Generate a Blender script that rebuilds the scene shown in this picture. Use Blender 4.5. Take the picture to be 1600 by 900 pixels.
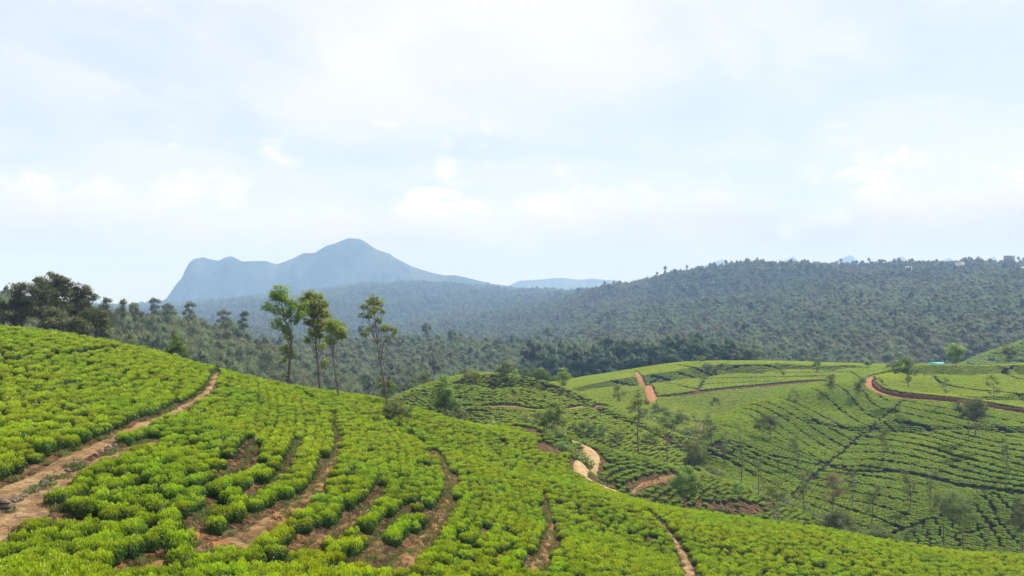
import bpy, math, random
import numpy as np
from mathutils import Vector, Matrix

# ---------------------------------------------------------------- scene, camera, sky, sun, exposure
scene = bpy.context.scene
for o in list(bpy.data.objects): bpy.data.objects.remove(o)
COL = scene.collection
cam_data = bpy.data.cameras.new("camera"); cam = bpy.data.objects.new("camera", cam_data); COL.objects.link(cam)
cam_data.lens = 30; cam_data.sensor_width = 36; cam_data.clip_start = 0.5; cam_data.clip_end = 60000
cam.location = (0, 0, 0); cam.rotation_euler = (math.radians(90), 0, 0)
scene.camera = cam
scene.view_settings.view_transform = 'Standard'; scene.view_settings.look = 'None'
scene.view_settings.exposure = 0.43; scene.view_settings.gamma = 1.0
SUN_EL, SUN_AZ = 46.0, 52.0       # azimuth measured from the view direction towards the right
world = bpy.data.worlds.new("World"); scene.world = world; world.use_nodes = True
def build_world():
    nt = world.node_tree; N = nt.nodes; L = nt.links; N.clear()
    def nd(t, **k):
        n = N.new(t)
        for a, b in k.items(): setattr(n, a, b)
        return n
    def mth(op, a, b=None, c=None, clamp=False):
        n = nd('ShaderNodeMath', operation=op, use_clamp=clamp)
        for i, v in enumerate((a, b, c)):
            if v is None: continue
            if isinstance(v, (int, float)): n.inputs[i].default_value = v
            else: L.new(v, n.inputs[i])
        return n.outputs[0]
    def comb(x, y, z):
        n = nd('ShaderNodeCombineXYZ')
        for i, v in enumerate((x, y, z)):
            if isinstance(v, (int, float)): n.inputs[i].default_value = v
            else: L.new(v, n.inputs[i])
        return n.outputs[0]
    def noise(v, scale, detail, rough=0.55, dist=0.0):
        n = nd('ShaderNodeTexNoise'); L.new(v, n.inputs['Vector'])
        n.inputs['Scale'].default_value = scale; n.inputs['Detail'].default_value = detail
        n.inputs['Roughness'].default_value = rough; n.inputs['Distortion'].default_value = dist
        return n.outputs['Fac']
    def ramp(f, a, b):
        n = nd('ShaderNodeMapRange', interpolation_type='SMOOTHSTEP'); L.new(f, n.inputs['Value'])
        n.inputs['From Min'].default_value = a; n.inputs['From Max'].default_value = b
        return n.outputs[0]
    def mix(f, a, b):
        n = nd('ShaderNodeMix', data_type='RGBA'); L.new(f, n.inputs['Factor'])
        for i, v in ((6, a), (7, b)):
            if isinstance(v, tuple): n.inputs[i].default_value = (*v, 1)
            else: L.new(v, n.inputs[i])
        return n.outputs[2]
    sky = nd('ShaderNodeTexSky', sky_type='NISHITA', sun_disc=False)
    sky.sun_elevation = math.radians(SUN_EL); sky.sun_rotation = math.radians(SUN_AZ)
    sky.altitude = 1500; sky.air_density = 1.0; sky.dust_density = 2.0
    tc = nd('ShaderNodeTexCoord'); sp = nd('ShaderNodeSeparateXYZ'); L.new(tc.outputs['Generated'], sp.inputs[0])
    x, y, z = sp.outputs
    zc = mth('MAXIMUM', z, 0.0)
    den = mth('ADD', zc, 0.16)
    veil_v = comb(mth('DIVIDE', x, den), mth('DIVIDE', y, den), 0.0)
    veil = ramp(noise(veil_v, 0.75, 6, 0.55, 0.4), 0.36, 0.6)
    veil = mth('MULTIPLY_ADD', veil, 0.85, 0.08)
    gapb = mth('MULTIPLY', ramp(zc, 0.07, 0.12), mth('SUBTRACT', 1.0, ramp(zc, 0.16, 0.27)))
    veil = mth('MULTIPLY', veil, mth('SUBTRACT', 1.0, mth('MULTIPLY', gapb, 0.4)))
    # soft cumulus bank low over the land
    az = mth('ARCTAN2', x, y)
    low_v = comb(mth('MULTIPLY', az, 5.0), mth('MULTIPLY', zc, 8.5), 3.7)
    puff = noise(low_v, 2.3, 7, 0.56, 0.2)
    big = noise(comb(mth('MULTIPLY', az, 1.6), mth('MULTIPLY', zc, 2.0), 1.3), 1.9, 2, 0.5)
    top = mth('MULTIPLY_ADD', big, 0.11, 0.075)       # how high the bank's tops reach
    edge = mth('ADD', mth('DIVIDE', mth('SUBTRACT', top, zc), 0.085), mth('MULTIPLY_ADD', puff, 4.4, -2.2))
    bank = mth('MULTIPLY', ramp(edge, 0.0, 0.9), ramp(zc, 0.0, 0.03))
    shade = mth('ADD', mth('MULTIPLY', ramp(mth('SUBTRACT', top, zc), 0.0, 0.10), 0.75), mth('MULTIPLY_ADD', puff, -0.8, 0.42), clamp=True)
    thin = nd('ShaderNodeMix', data_type='RGBA'); thin.inputs[0].default_value = 0.72; L.new(sky.outputs[0], thin.inputs[6]); thin.inputs[7].default_value = (7.4, 8.25, 9.6, 1)
    base = mix(veil, thin.outputs[2], (8.9, 8.9, 9.3))
    deck = mix(shade, (10.4, 9.9, 10.2), (5.0, 5.2, 7.1))
    allc = mix(mth('MULTIPLY', bank, 0.95), base, deck)
    hor = mth('MULTIPLY', mth('SUBTRACT', 1.0, ramp(zc, 0.02, 0.12)), 0.4)
    allc = mix(hor, allc, (7.3, 7.3, 8.6))
    bg = nd('ShaderNodeBackground'); L.new(allc, bg.inputs[0]); bg.inputs[1].default_value = 0.088
    out = nd('ShaderNodeOutputWorld'); L.new(bg.outputs[0], out.inputs[0])
build_world()
sd = bpy.data.lights.new("sun", 'SUN'); sd.energy = 5.0; sd.angle = math.radians(0.53); sd.color = (1.0, 0.955, 0.88)
sun = bpy.data.objects.new("sun", sd); COL.objects.link(sun)
_el, _az = math.radians(SUN_EL), math.radians(SUN_AZ)
_sdir = Vector((math.sin(_az) * math.cos(_el), math.cos(_az) * math.cos(_el), math.sin(_el)))
sun.rotation_euler = _sdir.to_track_quat('Z', 'Y').to_euler()
HAZE_DENSITY = 2.1e-4
scene.cycles.use_denoising = True
scene.cycles.max_bounces = 7; scene.cycles.diffuse_bounces = 3; scene.cycles.transmission_bounces = 3
scene.cycles.volume_bounces = 3
# ---------------------------------------------------------------- terrain maths
F = 1333.333          # focal length in photo pixels (30 mm lens on 36 mm, 1600 wide)
def P(px, py, D):     # the world point seen at a photo position, D metres ahead
    return ((px - 800.0) / F * D, D, -(py - 450.0) / F * D)

def tps_fit(pts, z, lam=0.0):
    pts = np.asarray(pts, float); n = len(pts)
    d2 = ((pts[:, None, :] - pts[None, :, :]) ** 2).sum(-1)
    K = 0.5 * d2 * np.log(d2 + 1e-9) + lam * np.eye(n)
    Pm = np.c_[np.ones(n), pts]
    A = np.zeros((n + 3, n + 3)); A[:n, :n] = K; A[:n, n:] = Pm; A[n:, :n] = Pm.T
    sol = np.linalg.solve(A, np.r_[z, 0, 0, 0])
    return pts, sol[:n], sol[n:]
def tps_eval(m, x, y, want_d=False):
    pts, w, c = m
    out = c[0] + c[1] * x + c[2] * y; dm = np.full(x.shape, 1e18)
    for (a, b), wi in zip(pts, w):
        d2 = (x - a) ** 2 + (y - b) ** 2
        out = out + wi * 0.5 * d2 * np.log(d2 + 1e-9)
        if want_d: dm = np.minimum(dm, d2)
    return (out, np.sqrt(dm)) if want_d else out

_rng = np.random.RandomState(7)
_tab = _rng.rand(256, 256)
def vnoise(x, y):
    xi = np.floor(x).astype(int); yi = np.floor(y).astype(int); fx = x - xi; fy = y - yi
    fx = fx * fx * (3 - 2 * fx); fy = fy * fy * (3 - 2 * fy)
    g = lambda a, b: _tab[a & 255, b & 255]
    return (g(xi, yi) * (1 - fx) + g(xi + 1, yi) * fx) * (1 - fy) + (g(xi, yi + 1) * (1 - fx) + g(xi + 1, yi + 1) * fx) * fy
def fbm(x, y, o=4):
    s = 0.0; a = 0.5
    for k in range(o):
        s = s + a * (vnoise(x + 17.3 * k, y - 9.1 * k) - 0.5); x = x * 2.03; y = y * 2.03; a *= 0.5
    return s

TOP = 0.75   # tea stands this far above its ground: rows read from the photo show bush tops
def hill(rows, extra=(), R=25.0, top=TOP, slope=0.6):
    pts = []; z = []
    for px, py, D in rows:
        X, Y, Z = P(px, py, D); pts.append((X, Y)); z.append(Z - top)
    for px, D, Z in extra:          # hidden ground: column, distance, height
        pts.append(((px - 800) / F * D, D)); z.append(Z)
    return dict(m=tps_fit(pts, np.array(z), 2.0), R=R, slope=slope)
def hill_z(h, x, y):
    z, d = tps_eval(h['m'], x, y, True)
    return z - h['slope'] * np.maximum(0, d - h['R'])

HILL_A = hill([(0,900,26),(200,900,26.5),(400,900,30),(600,900,37),(800,900,48),(950,900,58),(1075,900,70),(1300,900,90),(1600,900,108),(1750,900,115),
    (-200,900,27),(0,790,36),(0,720,44),(0,650,56),(0,580,74),(0,508,104),(-250,500,104),(-250,650,58),
    (150,700,48),(150,620,66),(150,527,106),(300,780,42),(300,700,56),(300,640,72),(330,572,110),
    (450,800,44),(450,700,62),(450,650,82),(450,601,120),(600,800,54),(600,720,74),(600,622,130),(700,760,72),(700,655,138),
    (800,800,75),(800,730,105),(800,672,150),(870,688,155),(900,760,100),(900,820,80),(1000,850,85),(970,772,122),(900,715,138),(1080,797,124),(1200,818,128),(1400,852,128),(1600,864,125),(1800,868,125)],
    [(0,0.5,-2.6),(800,5,-4.0),(800,12,-6.2),(-700,10,-3.5),(2400,12,-12),(-250,150,-12),(0,150,-12),(150,155,-15),(330,155,-21),(450,165,-27),(600,175,-34),(700,180,-38),(800,190,-42),(870,190,-45),
     (970,150,-47),(1080,150,-51),(1200,155,-56),(1400,155,-60),(1600,150,-60),(1800,150,-60)], R=22)
HILL_K = hill([(905,697,150),(940,697,166),(1000,711,172),(1060,730,176),(930,730,145),(1000,755,150),(1060,775,155),(1110,741,182),(1160,760,182),(1210,780,180),(1270,806,178),(1320,838,174),(1150,800,158),(1230,830,158),(1390,862,170)],
    [(905,190,-44),(940,195,-45),(1000,200,-48),(1060,205,-51),(1110,210,-54),(1200,208,-57),(1300,200,-60),(960,130,-40),(1080,135,-48),(1200,138,-54)], R=12)
HILL_C = hill([(600,628,250),(640,609,262),(700,594,275),(760,588,282),(830,597,285),(900,614,280),(960,636,270),(1000,652,262),(700,640,230),(760,650,225),(850,640,232),(850,680,205),(940,670,222),(980,700,210),(560,660,235)],
    [(560,290,-55),(640,310,-52),(700,325,-50),(760,335,-50),(850,335,-53),(940,320,-54),(1030,290,-53),(600,210,-48),(760,190,-48),(900,190,-47)], R=18)
HILL_B = hill([(1300,840,190),(1400,862,188),(1500,860,184),(1600,860,176),(1750,860,170),(1500,760,213),(1500,700,240),(1500,640,275),(1500,600,310),(1300,760,220),(1300,700,250),(1300,640,287),(1290,600,325),
    (1180,780,198),(1180,720,227),(1180,660,262),(1180,629,288),(1110,655,265),(1105,700,240),(1360,589,335),(1400,620,300),(1400,700,243),(1400,780,210),(1600,760,200),(1600,700,230),(1600,645,268),(1600,600,310),
    (1240,609,306),(1400,572,385),(1450,574,385),(1500,573,385),(1600,568,385),(1750,562,385),(1750,700,225),(1750,620,290)],
    [(1060,240,-54),(1050,290,-56),(1110,320,-56),(1180,345,-55),(1240,370,-52),(1300,390,-49),(1400,450,-48),(1500,450,-46),(1600,450,-44),(1750,450,-42),(1200,160,-62),(1400,155,-63),(1600,150,-62)], R=18)
HILL_E = hill([(860,604,440),(900,595,445),(950,587,450),(1000,580,455),(1060,567,465),(1140,564,470),(1250,565,470),(1390,569,460),(1480,570,455),(930,625,370),(1000,625,362),(1060,620,365),(1120,612,372),(1200,606,385),(1290,598,400),(1400,592,410),
    (1000,650,315),(1060,650,315),(1050,690,270),(1000,690,258),(940,650,300)],
    [(860,530,-58),(1000,540,-54),(1140,550,-54),(1300,550,-62),(1450,550,-60),(960,225,-50),(1050,225,-54),(850,350,-56),(1150,320,-56),(1250,340,-56)], R=28)
HILL_F = hill([(1490,572,560),(1540,552,590),(1600,532,610),(1700,510,620),(1600,570,540)], [(1420,620,-78),(1500,680,-70),(1600,700,-66),(1750,720,-55),(1500,500,-62)], R=40)
HILLS = dict(A=HILL_A, K=HILL_K, C=HILL_C, B=HILL_B, E=HILL_E, F=HILL_F)

CAN = 14.0
_base = [(-200,480,330,CAN),(0,478,330,CAN),(150,485,360,CAN),(250,540,320,CAN),(250,497,440,CAN),(350,570,340,CAN),(350,508,480,CAN),(430,548,500,CAN),(430,540,650,CAN),(150,500,500,CAN),(0,495,500,CAN),(-200,490,520,CAN),
 (500,605,400,CAN),(500,570,560,CAN),(500,538,900,CAN),(650,605,420,CAN),(650,570,560,CAN),(650,534,900,CAN),(800,590,500,CAN),(800,560,620,CAN),(800,535,900,CAN),(950,556,560,CAN),(950,535,800,CAN),
 (1150,552,560,CAN),(1150,538,700,CAN),(1150,512,900,CAN),(1150,475,1200,CAN),(1150,446,1550,CAN),(1150,422,1850,CAN),(1300,572,560,CAN),(1300,530,720,CAN),(1300,490,950,CAN),(1300,449,1350,CAN),(1300,419,1800,CAN),
 (1450,570,600,CAN),(1450,530,700,CAN),(1450,490,900,CAN),(1450,450,1200,CAN),(1450,418,1650,CAN),(1600,560,640,CAN),(1600,520,720,CAN),(1600,480,900,CAN),(1600,440,1200,CAN),(1600,410,1600,CAN),(1800,404,1500,CAN),(1800,500,750,CAN),
 (1030,429,2100,22),(980,440,2300,26),(900,450,2700,30),(900,482,1700,CAN),(900,522,1150,CAN),(1050,525,850,CAN),(1050,480,1300,CAN),(1230,415,1850,CAN),
 (500,450,4200,40),(600,437,4200,40),(700,438,4200,40),(800,448,4200,40),(600,487,2700,CAN),(450,470,3000,CAN),(450,518,1800,CAN),(300,490,3000,CAN),(300,510,1500,CAN),(150,490,3000,CAN),(0,490,3000,CAN),(-200,490,3000,CAN),
 (750,475,2800,CAN),(500,552,1150,CAN),(650,550,1150,CAN),(800,550,1150,CAN),(650,532,1600,CAN),(450,552,1000,CAN),(-200,500,1200,CAN),(0,500,1200,CAN),(150,505,1000,CAN)]
_bp = []; _bz = []
for px, py, D, c in _base:
    _bp.append((px / 300.0, 2.2 * math.log(D))); _bz.append(-(py - 450) / F * D - c)
for px, D, Z in [(100,150,-12),(0,200,-22),(-250,150,-10),(-250,200,-20),(150,240,-32),(300,160,-24),(300,230,-40),(500,200,-42),(500,290,-56),(700,230,-52),(700,330,-62),(850,220,-52),(1000,220,-56),(1200,180,-62),(1400,170,-64),(1600,160,-64),(1800,160,-64),
     (850,380,-62),(1000,300,-60),(1200,300,-64),(1400,300,-64),(1600,300,-64),(1800,350,-64),(1300,480,-68),(1100,500,-55),(1500,500,-70),
     (0,60,-25),(400,60,-35),(800,60,-50),(1200,60,-60),(1600,60,-60)] + \
    [(px, D, Z) for px in (-300, 0, 300, 600, 900, 1200, 1500, 1900) for D, Z in ((5800, -130), (8000, -200), (12000, -300))]:
    _bp.append((px / 300.0, 2.2 * math.log(D))); _bz.append(Z)
BASE = tps_fit(_bp, np.array(_bz), 0.02)

# far ridges: (name, silhouette, distance, half depth front, half depth back, roughness)
M1 = [(180,500),(235,482),(255,472),(266,455),(276,438),(284,428),(290,413),(296,404),(303,400),(318,402),(332,404),(342,404),(350,398),(361,393),(368,395),(380,399),(395,402),(410,406),(420,409),(433,410),(447,402),(462,394),(472,389),(488,384),(500,379),(511,376),(522,376),(532,374),(545,372),(563,371),(572,375),(588,385),(602,389),(610,391),(616,397),(640,408),(660,413),(680,418),(695,423),(712,424),(740,432),(770,440),(800,444),(840,448),(900,456),(960,470)]
M2 = [(790,448),(812,438),(850,436),(880,433),(905,433),(925,428),(945,426),(962,428),(978,434),(1000,441),(1050,450)]
M3 = [(1000,440),(1060,414),(1120,405),(1180,404),(1240,401),(1290,399),(1325,398),(1370,399),(1410,400),(1440,400),(1500,403),(1560,400),(1600,392),(1650,388),(1800,388)]
M4 = [(740,446),(800,442),(830,437),(880,436),(960,436),(1040,437),(1100,430),(1200,440)]
RIDGES = [(M1, 5600., 1900., 1300., .30, False), (M2, 8800., 900., 1200., .08, False), (M3, 10400., 700., 700., .0, False), (M4, 10300., 700., 700., .03, False)]

def ground_z(x, y):
    x = np.asarray(x, float); y = np.asarray(y, float); shp = x.shape; x = x.ravel(); y = y.ravel()
    r = np.hypot(x, y) + 1e-6; ang = np.arctan2(x, y)
    ac = np.clip(ang, -0.72, 0.72); Dd = np.clip(r * np.cos(ac), 55, 12500)
    px = 800 + F * np.tan(ac)
    zb = tps_eval(BASE, px / 300.0, 2.2 * np.log(Dd))
    zb = zb + fbm(x / 160, y / 160, 3) * np.clip((Dd - 500) / 60, 0, 14)
    am = np.clip((Dd - 700) / 16, 0, 60) * np.where(px > 900, 1.0, .6)
    zb = zb + (0.22 - np.abs(fbm(x / 330 + 5, y / 520, 4)) * 2) * am
    w = np.clip((np.abs(ang) - 0.85) / 0.5, 0, 1); w = w * w * (3 - 2 * w)
    zb = zb * (1 - w) + w * np.maximum(-8 - 0.25 * r, -75)
    z = zb
    near = r < 1100
    xn, yn = x[near], y[near]; zn = z[near].copy()
    for k, h in HILLS.items():
        zh = hill_z(h, xn, yn)
        if k == 'A': zh = np.minimum(zh, 6.0)
        s = 1.2 if k in 'AK' else 2.0
        d = np.clip((zh - zn) / s, -30, 30)
        zn = zn + s * np.log1p(np.exp(d))
    z[near] = zn
    for sil, D0, wf, wb, rough, _ in RIDGES:
        sx = [a for a, b in sil]; sz = [-(b - 450) / F * D0 for a, b in sil]
        D = r * np.cos(ac)
        H = np.interp(px, sx, sz, left=-9e3, right=-9e3)
        t = (D - D0); t = np.where(t < 0, t / wf, t / wb)
        a = np.abs(t)
        p = np.where(t < 0, 0.5*np.maximum(0,1-a/.35)**2 + 0.5*np.maximum(0,1-a), np.maximum(0, 1 - a))
        n = 1 - np.abs(fbm(x / (D0 * .09), y / (D0 * .25), 5)) * 4
        H = np.minimum(H, 470)
        zr = -330 + (H + 330) * np.clip(p, 0, 1) - rough * np.maximum(H + 110, 0) * (1 - n) * np.minimum(1, a * 4)
        z = np.where((a < 1) & (w < .01) & (H > -900), np.maximum(z, zr), z)
    return z.reshape(shp)

_TD = np.concatenate([np.arange(4, 150, 0.35), np.arange(150, 700, 1.0), np.geomspace(700, 5000, 400)])
def hit(px, py, dmin=4.0, dmax=5000.0, which=None):
    """the ground point seen at a photo position (first crossing of the sight line)"""
    D = _TD[(_TD >= dmin) & (_TD <= dmax)]
    x = (px - 800) / F * D; zr = -(py - 450) / F * D
    g = ground_z(x, D)
    below = np.nonzero(zr <= g)[0]
    i = below[0] if len(below) else int(np.argmin(zr - g))
    if len(below) and i > 0:
        a = (zr[i-1]-g[i-1]) / max(1e-6, (zr[i-1]-g[i-1]) - (zr[i]-g[i])); d = D[i-1] + a*(D[i]-D[i-1])
    else: d = D[i]
    return (px - 800) / F * d, d
# ---------------------------------------------------------------- materials
class MT:
    def __init__(s, name):
        s.m = bpy.data.materials.new(name); s.m.use_nodes = True; s.nt = s.m.node_tree; s.N = s.nt.nodes; s.L = s.nt.links; s.N.clear()
    def nd(s, t, ins=None, **k):
        n = s.N.new(t)
        for a, b in k.items(): setattr(n, a, b)
        for key, v in (ins or {}).items():
            if hasattr(v, 'is_linked') or isinstance(v, bpy.types.NodeSocket): s.L.new(v, n.inputs[key])
            elif isinstance(v, tuple) and len(v) == 3 and n.inputs[key].type == 'RGBA': n.inputs[key].default_value = (*v, 1)
            else: n.inputs[key].default_value = v
        return n
    def noise(s, vec, scale, detail=4, rough=0.55):
        return s.nd('ShaderNodeTexNoise', {'Vector': vec, 'Scale': scale, 'Detail': detail, 'Roughness': rough}).outputs['Fac']
    def rng(s, v, a, b, c=0.0, d=1.0):
        return s.nd('ShaderNodeMapRange', {'Value': v, 'From Min': a, 'From Max': b, 'To Min': c, 'To Max': d}).outputs[0]
    def mix(s, f, a, b):
        return s.nd('ShaderNodeMix', {0: f, 6: a, 7: b}, data_type='RGBA').outputs[2]
    def hsv(s, col, h, sat, v):
        return s.nd('ShaderNodeHueSaturation', {'Hue': h, 'Saturation': sat, 'Value': v, 'Color': col}).outputs[0]
    def out(s, sh): s.nd('ShaderNodeOutputMaterial', {'Surface': sh}); return s.m

def leaf_mat(name, old, young, trans=0.35, rough=0.5, vary=0.25, hue=0.02, spec=0.3, patch=None):
    t = MT(name)
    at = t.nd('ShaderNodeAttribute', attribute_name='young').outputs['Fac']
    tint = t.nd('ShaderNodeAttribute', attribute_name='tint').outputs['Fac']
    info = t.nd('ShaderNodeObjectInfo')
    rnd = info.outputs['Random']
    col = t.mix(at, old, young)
    if patch:                                   # slow drift of leaf colour over the land
        geo = t.nd('ShaderNodeNewGeometry').outputs['Position']
        n = t.rng(t.noise(geo, patch[0], 3), 0.38, 0.62)
        col = t.mix(n, col, t.mix(at, patch[1], patch[2]))
    hv = t.rng(rnd, 0, 1, 0.5 - hue, 0.5 + hue)
    vv = t.nd('ShaderNodeMath', {0: t.rng(rnd, 0, 1, 1 - vary, 1 + vary), 1: t.rng(tint, 0, 1, 0.7, 1.3)}, operation='MULTIPLY').outputs[0]
    col = t.hsv(col, hv, 1.0, vv)
    b = t.nd('ShaderNodeBsdfPrincipled', {'Base Color': col, 'Roughness': rough, 'Specular IOR Level': spec})
    tr = t.nd('ShaderNodeBsdfTranslucent', {'Color': t.hsv(col, 0.492, 1.12, 1.35)})
    mx = t.nd('ShaderNodeMixShader', {0: trans, 1: b.outputs[0], 2: tr.outputs[0]})
    return t.out(mx.outputs[0])

def simple_mat(name, c1, c2, scale=8.0, rough=0.85, bump=0.0, rnd=0.0, coord='Object'):
    t = MT(name)
    v = t.nd('ShaderNodeTexCoord').outputs[coord] if coord == 'Object' else t.nd('ShaderNodeNewGeometry').outputs['Position']
    n = t.noise(v, scale, 6, 0.62)
    col = t.mix(t.rng(n, 0.35, 0.65), c1, c2)
    if rnd:
        r = t.nd('ShaderNodeObjectInfo').outputs['Random']; col = t.hsv(col, 0.5, 1.0, t.rng(r, 0, 1, 1 - rnd, 1 + rnd))
    ins = {'Base Color': col, 'Roughness': rough, 'Specular IOR Level': 0.15}
    if bump:
        bp = t.nd('ShaderNodeBump', {'Height': n, 'Strength': bump, 'Distance': 0.1}); ins['Normal'] = bp.outputs[0]
    return t.out(t.nd('ShaderNodeBsdfPrincipled', ins).outputs[0])

def soil_mat(name, base, red, sand, litter_shade, path=0.0):
    t = MT(name); pos = t.nd('ShaderNodeNewGeometry').outputs['Position']
    n1 = t.noise(pos, 0.35, 5, 0.6); n2 = t.noise(pos, 2.2, 7, 0.68); n3 = t.noise(pos, 9.0, 5, 0.7); n4 = t.noise(pos, 0.9, 4)
    col = t.mix(t.rng(n1, 0.42, 0.6), base, red)
    col = t.mix(t.rng(n4, 0.5 - path, 0.64 - path), col, sand)
    col = t.mix(t.rng(n2, 0.5 + path * .6, 0.62 + path * .6), col, litter_shade)
    col = t.hsv(col, 0.5, 1.0, t.rng(n3, 0.3, 0.7, 0.65, 1.35))
    h = t.nd('ShaderNodeMath', {0: n2, 1: n3}, operation='ADD').outputs[0]
    bp = t.nd('ShaderNodeBump', {'Height': h, 'Strength': 0.9, 'Distance': 0.12})
    return t.out(t.nd('ShaderNodeBsdfPrincipled', {'Base Color': col, 'Roughness': 0.95, 'Specular IOR Level': 0.1, 'Normal': bp.outputs[0]}).outputs[0])

M_SOIL = soil_mat('tea_soil', (0.15, 0.085, 0.040), (0.29, 0.14, 0.046), (0.29, 0.18, 0.085), (0.09, 0.062, 0.034), path=.02)
M_PATH = soil_mat('path_soil', (0.18, 0.11, 0.058), (0.27, 0.16, 0.07), (0.36, 0.24, 0.12), (0.11, 0.075, 0.045), path=0.02)
M_RED = soil_mat('red_road', (0.29, 0.125, 0.055), (0.33, 0.15, 0.065), (0.37, 0.2, 0.10), (0.2, 0.09, 0.045), path=0.05)
M_BANK = soil_mat('bank_soil', (0.085, 0.038, 0.022), (0.14, 0.052, 0.027), (0.17, 0.08, 0.045), (0.035, 0.035, 0.018))
def ground_mat():
    t = MT('land'); pos = t.nd('ShaderNodeNewGeometry').outputs['Position']
    tea = t.nd('ShaderNodeAttribute', attribute_name='tea').outputs['Fac']
    n1 = t.noise(pos, 0.35, 5, 0.6); n2 = t.noise(pos, 2.2, 7, 0.68); n3 = t.noise(pos, 9.0, 5, 0.7); n4 = t.noise(pos, 0.6, 4)
    soil = t.mix(t.rng(n1, 0.42, 0.6), (0.15, 0.085, 0.045), (0.25, 0.12, 0.05))
    soil = t.mix(t.rng(n4, 0.53, 0.66), soil, (0.29, 0.18, 0.095))
    soil = t.mix(t.rng(n2, 0.47, 0.6), soil, (0.075, 0.06, 0.032))
    soil = t.mix(t.rng(t.noise(pos, 1.3, 5), 0.56, 0.66), soil, (0.06, 0.10, 0.025))
    soil = t.hsv(soil, 0.5, 1.0, t.rng(n3, 0.3, 0.7, 0.65, 1.35))
    far = t.mix(t.rng(t.noise(pos, 0.02, 6, 0.65), 0.42, 0.58), (0.025, 0.045, 0.022), (0.06, 0.085, 0.038))
    far = t.mix(t.rng(t.noise(pos, 0.0035, 5, 0.6), 0.5, 0.6), far, (0.10, 0.11, 0.06))
    gap_shade = t.nd('ShaderNodeAttribute', attribute_name='litter_shade').outputs['Fac']
    soil = t.mix(gap_shade, soil, t.mix(t.rng(n1, 0.5, 0.62), (0.035, 0.03, 0.016), (0.075, 0.05, 0.028)))  # dark humus colour that also paints in the shade between tea strips
    col = t.mix(tea, far, soil)
    h = t.nd('ShaderNodeMath', {0: n2, 1: n3}, operation='ADD').outputs[0]
    bp = t.nd('ShaderNodeBump', {'Height': h, 'Strength': 0.9, 'Distance': 0.12})
    b2 = t.nd('ShaderNodeBump', {'Height': t.noise(pos, 0.012, 8, 0.7), 'Strength': 1.0, 'Distance': 60.0, 'Normal': bp.outputs[0]})
    return t.out(t.nd('ShaderNodeBsdfPrincipled', {'Base Color': col, 'Roughness': 0.95, 'Specular IOR Level': 0.1, 'Normal': b2.outputs[0]}).outputs[0])
M_LAND = ground_mat()
M_TEA = leaf_mat('tea_leaf', (0.026, 0.075, 0.012), (0.28, 0.415, 0.032), 0.42, 0.42, 0.2, 0.008, 0.35, patch=(0.09, (0.032, 0.085, 0.012), (0.36, 0.445, 0.028)))
M_TEA_FAR = leaf_mat('tea_leaf_dull', (0.035, 0.075, 0.016), (0.26, 0.37, 0.038), 0.40, 0.5, 0.2, 0.015, 0.3, patch=(0.03, (0.040, 0.085, 0.018), (0.33, 0.43, 0.040)))
M_TEA_PALE = leaf_mat('tea_leaf_pale', (0.060, 0.12, 0.020), (0.35, 0.45, 0.05), 0.40, 0.5, 0.12, 0.012, 0.3, patch=(0.03, (0.055, 0.11, 0.02), (0.41, 0.49, 0.055)))
M_TWIG = simple_mat('twig_bark', (0.10, 0.075, 0.05), (0.2, 0.16, 0.12), 20)
M_BARK = simple_mat('grey_bark', (0.085, 0.065, 0.048), (0.20, 0.17, 0.135), 6, rnd=0.2, bump=0.5)
M_PALE = simple_mat('pale_bark', (0.30, 0.26, 0.21), (0.5, 0.46, 0.4), 5, bump=0.4)
M_SAND = soil_mat('sandy_track', (0.30, 0.20, 0.10), (0.36, 0.235, 0.11), (0.43, 0.31, 0.165), (0.24, 0.155, 0.09), path=0.1)
M_OAK = leaf_mat('oak_leaf', (0.10, 0.155, 0.036), (0.31, 0.39, 0.07), 0.38, 0.5, 0.2, 0.02)
M_SPARSE = leaf_mat('sparse_leaf', (0.075, 0.105, 0.035), (0.18, 0.23, 0.06), 0.38, 0.6, 0.2, 0.025)
M_DRY = leaf_mat('dry_leaf', (0.13, 0.10, 0.045), (0.24, 0.2, 0.09), 0.35, 0.7, 0.2, 0.02)
M_GUM = leaf_mat('gum_leaf', (0.075, 0.095, 0.036), (0.20, 0.22, 0.075), 0.28, 0.5, 0.2, 0.02)
M_FOREST = leaf_mat('forest_leaf', (0.075, 0.105, 0.042), (0.165, 0.21, 0.078), 0.42, 0.6, 0.34, 0.035, 0.2, patch=(0.006, (0.09, 0.108, 0.052), (0.215, 0.225, 0.10)))
M_WOOD = leaf_mat('dark_wood_leaf', (0.045, 0.075, 0.030), (0.115, 0.16, 0.06), 0.28, 0.6, 0.25, 0.025, 0.2)
M_STONE = simple_mat('field_stone', (0.075, 0.055, 0.04), (0.20, 0.155, 0.12), 6, bump=0.6)
M_ROOFT = simple_mat('turquoise_roof', (0.10, 0.52, 0.50), (0.16, 0.60, 0.58), 1.0, 0.4)
M_WALLW = simple_mat('white_wall', (0.72, 0.72, 0.70), (0.8, 0.8, 0.78), 1.0, 0.8)
M_WALLG = simple_mat('grey_wall', (0.20, 0.19, 0.18), (0.27, 0.26, 0.24), 1.0, 0.8)
M_GLASSD = simple_mat('dark_window', (0.03, 0.035, 0.04), (0.05, 0.055, 0.06), 1.0, 0.2)
M_ROOFG = simple_mat('grey_roof', (0.28, 0.28, 0.3), (0.38, 0.38, 0.4), 1.0, 0.6)

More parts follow.
